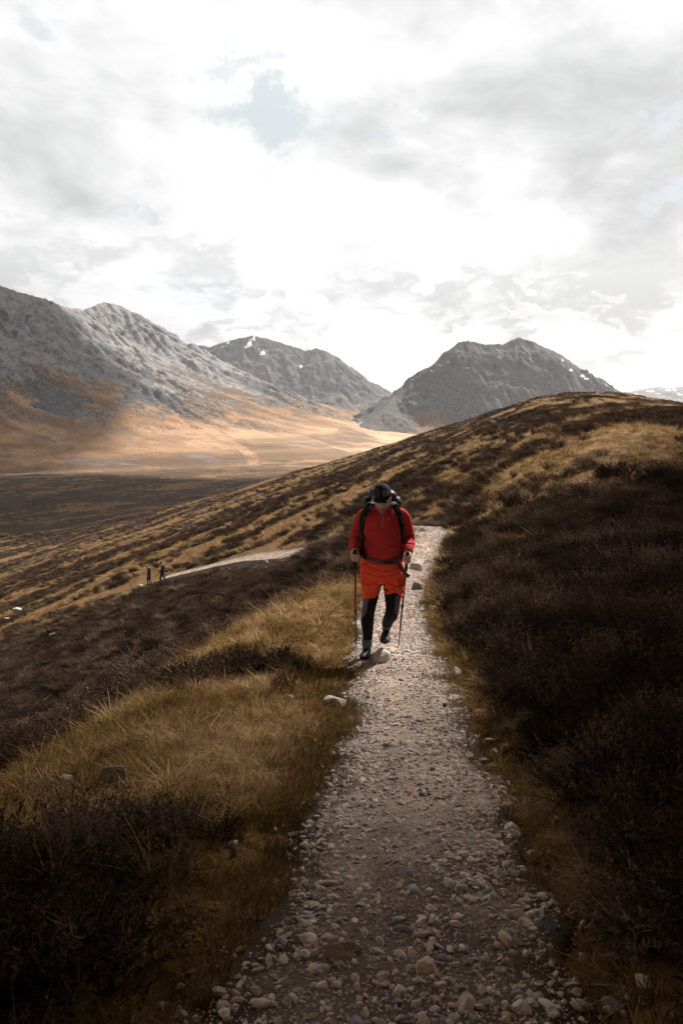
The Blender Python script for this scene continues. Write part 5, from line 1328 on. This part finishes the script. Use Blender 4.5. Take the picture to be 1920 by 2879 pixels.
rock(748, 1588, 24, 18, 'pale rock beside the bend of the distant path', 0, 49)
rock(745, 1600, 20, 12, 'small grey rock just below the pale one by the distant path', 1, 50)
rock(48, 1722, 38, 18, 'white rock at the far left edge of the heather slope', 6, 51)
rock(20, 1745, 26, 12, 'small pale rock below the white one at the far left edge', 0, 52)
rock(150, 1788, 34, 12, 'low pale rock on the dark slope right of the left-edge rocks', 0, 53)
rock(482, 1676, 14, 9, 'tiny white rock on the slope below the two walkers', 6, 54)
rock(395, 1650, 26, 9, 'pale rock in front of the blond walker', 0, 55)
rock(1690, 1372, 30, 12, 'pale rock breaking through the heather on the right hillside', 6, 56)

# ------------------------------------------------------------------ two walkers far down the path
def walker(px, py, hpx, kind, label):
    base = hit(px, py); H_ = hpx / FPX * base.y; k = H_ / 1.75
    base.z = float(terrain(base.x, base.y)) + 0.01
    V_ = lambda x, y, z: Vector((x, y, z)) * k
    S = {}
    if kind == 'man':
        hip, shl, hd = V_(0.02, 0, 0.92), V_(0.06, 0, 1.42), V_(-0.09, 0, 1.60)
        legs = [[(V_(0.0, -0.08, 0.92), 0.09), (V_(-0.12, -0.08, 0.50), 0.065), (V_(-0.14, -0.08, 0.09), 0.045)], [(V_(0.02, 0.08, 0.92), 0.09), (V_(0.10, 0.08, 0.50), 0.065), (V_(0.30, 0.08, 0.16), 0.045)]]
        arms = [[(shl + V_(0, -0.19, 0), 0.06), (V_(0.10, -0.26, 1.14), 0.052), (V_(-0.16, -0.18, 1.06), 0.04)], [(shl + V_(0, 0.19, 0), 0.06), (V_(0.12, 0.26, 1.14), 0.052), (V_(-0.12, 0.22, 1.0), 0.04)]]
        feet = [(V_(-0.12, -0.08, 0.04), -0.1), (V_(0.31, 0.08, 0.09), -0.5)]; coat_low = 0.86; hairc, coatc, legc = (0.06, 0.04, 0.03), (0.030, 0.036, 0.050), (0.085, 0.10, 0.135)
    else:
        hip, shl, hd = V_(0.03, 0, 0.90), V_(0.06, 0, 1.38), V_(-0.13, 0, 1.58)
        legs = [[(V_(0.0, -0.08, 0.92), 0.085), (V_(-0.07, -0.08, 0.50), 0.062), (V_(-0.08, -0.08, 0.09), 0.042)], [(V_(0.02, 0.08, 0.92), 0.085), (V_(0.05, 0.08, 0.50), 0.062), (V_(0.14, 0.08, 0.11), 0.042)]]
        arms = [[(shl + V_(0, -0.17, 0), 0.055), (V_(0.12, -0.24, 1.10), 0.05), (V_(0.08, -0.22, 0.86), 0.038)], [(shl + V_(0, 0.17, 0), 0.055), (V_(0.02, 0.24, 1.10), 0.05), (V_(-0.12, 0.2, 0.92), 0.038)]]
        feet = [(V_(-0.06, -0.08, 0.04), -0.05), (V_(0.16, 0.08, 0.05), -0.3)]; coat_low = 0.60; hairc, coatc, legc = (0.50, 0.33, 0.17), (0.022, 0.024, 0.030), (0.040, 0.042, 0.055)
    def lb(j, g_=0.0): return limb([p for p, r in j], [r * k - g_ for p, r in j], 14, ref=(0, 1, 0), per=4)
    tor = lambda g_, low: limb([V_(hip.x / k, 0, low), hip, hip.lerp(shl, 0.5), shl, shl + V_(-0.01, 0, 0.08)], [(0.17 * k - g_, 0.13 * k - g_), (0.165 * k - g_, 0.125 * k - g_), (0.175 * k - g_, 0.125 * k - g_), (0.19 * k - g_, 0.11 * k - g_), (0.07 * k, 0.06 * k)], 20, ref=(0, 1, 0), per=4)
    g_ = 0.015 * k
    sk = [tor(g_, 0.86)] + [lb(j, g_) for j in legs + arms] + [limb([shl, hd.lerp(shl, 0.4), hd], [0.055 * k, 0.05 * k, 0.06 * k], 14), blob(hd, (0.095 * k, 0.072 * k, 0.115 * k)), blob(hd + V_(-0.098, 0, -0.015), (0.016 * k, 0.014 * k, 0.02 * k))]
    for a in arms:
        h_ = a[-1][0]; sk.append(blob(h_ + V_(-0.02, 0, -0.05), (0.03 * k, 0.022 * k, 0.055 * k)))
        for q_ in range(4): sk.append(limb([h_ + V_(-0.025 + 0.005 * q_, -0.02 + 0.013 * q_, -0.07), h_ + V_(-0.035, -0.02 + 0.013 * q_, -0.12)], [0.009 * k, 0.008 * k], 6, per=2))
        sk.append(limb([h_ + V_(-0.03, 0.01, -0.03), h_ + V_(-0.06, 0.01, -0.07)], [0.010 * k, 0.009 * k], 6, per=2))
    for p, t in feet: sk.append(blob(p + V_(-0.06, 0, 0.01), (0.10 * k, 0.035 * k, 0.03 * k)))
    me = fuse('person', sk, 0.011, 2); me.materials.append(skin_mat)
    o = bpy.data.objects.new('person', me); COL.objects.link(o); o.location = base; tag(o, label, 'person')
    m_coat, m_leg, m_hair = cloth('dark_coat_' + kind, coatc, 0.5), cloth('trousers_' + kind, legc, 0.5), plain('hair_' + kind, hairc, 0.7, 0.3, 60)
    part('jacket', fuse('jacket', [tor(-0.012 * k, coat_low)] + [lb(a, -0.012 * k) for a in arms], 0.014, 3), m_coat, o, True)
    part('trousers', fuse('trousers', [lb(l, -0.012 * k) for l in legs] + [blob(hip, (0.13 * k, 0.17 * k, 0.14 * k))], 0.014, 3), m_leg, o, True)
    part('hair', fuse('hair', [blob(hd + V_(0.022, 0, 0.03), (0.09 * k, 0.08 * k, 0.105 * k))] + ([blob(hd + V_(0.07, 0, -0.07), (0.05 * k, 0.06 * k, 0.10 * k))] if kind != 'man' else []), 0.012, 2), m_hair, o, True)
    for p, t in feet: part('shoe', [blob(p + V_(-0.05, 0, 0.01), (0.145 * k, 0.05 * k, 0.05 * k), Matrix.Rotation(t * 0.4, 3, 'Y'))], sole_mat, o, True)
    if kind != 'man':
        part('scarf', [ribbon([shl + V_(-0.13, -0.03, 0.02), V_(-0.12, -0.05, 1.15), V_(-0.13, -0.05, 0.85)], 0.07 * k, Vector((-1, -0.5, 0)), 0.02 * k)], white_mat, o)
    print('walker', kind, 'height', H_, 'at', base[:])
    return o
walker(420, 1645, 61, 'woman', 'blond walker in a long black coat on the distant path, head bowed')
walker(458, 1643, 67, 'man', 'taller dark-haired walker in a dark jacket and jeans on the distant path')

# ------------------------------------------------------------------ road across the valley floor
def build_road():
    pts = np.array([(-900, 905), (-600, 872), (-480, 862), (-380, 858), (-330, 862), (-290, 872)], float)
    t = np.arange(len(pts)); q = np.linspace(0, len(pts) - 1, 160)
    x, y = _spl(t.astype(float), pts[:, 0])(q), _spl(t.astype(float), pts[:, 1])(q)
    dx, dy = np.gradient(x), np.gradient(y); ln = np.hypot(dx, dy); nx, ny = -dy / ln, dx / ln
    rows = []
    for k_ in (-1.6, -1, 1, 1.6):
        X, Y = x + nx * 2.2 * k_, y + ny * 2.2 * k_
        rows.append(np.stack([X, Y, terrain(x, y) + (0.8 if abs(k_) < 1.2 else -1.0)], 1))
    A = np.stack(rows, 1); f = grid_faces(*A.shape[:2])
    o = mesh_np('road', A.reshape(-1, 3), f, plain('road_surface', (0.16, 0.15, 0.145), 0.9, 0.1, 0.2))
    if o.data.polygons[10].normal.z < 0: o.data.flip_normals()
    tag(o, 'thin pale road crossing the valley floor', kind='structure')
build_road()
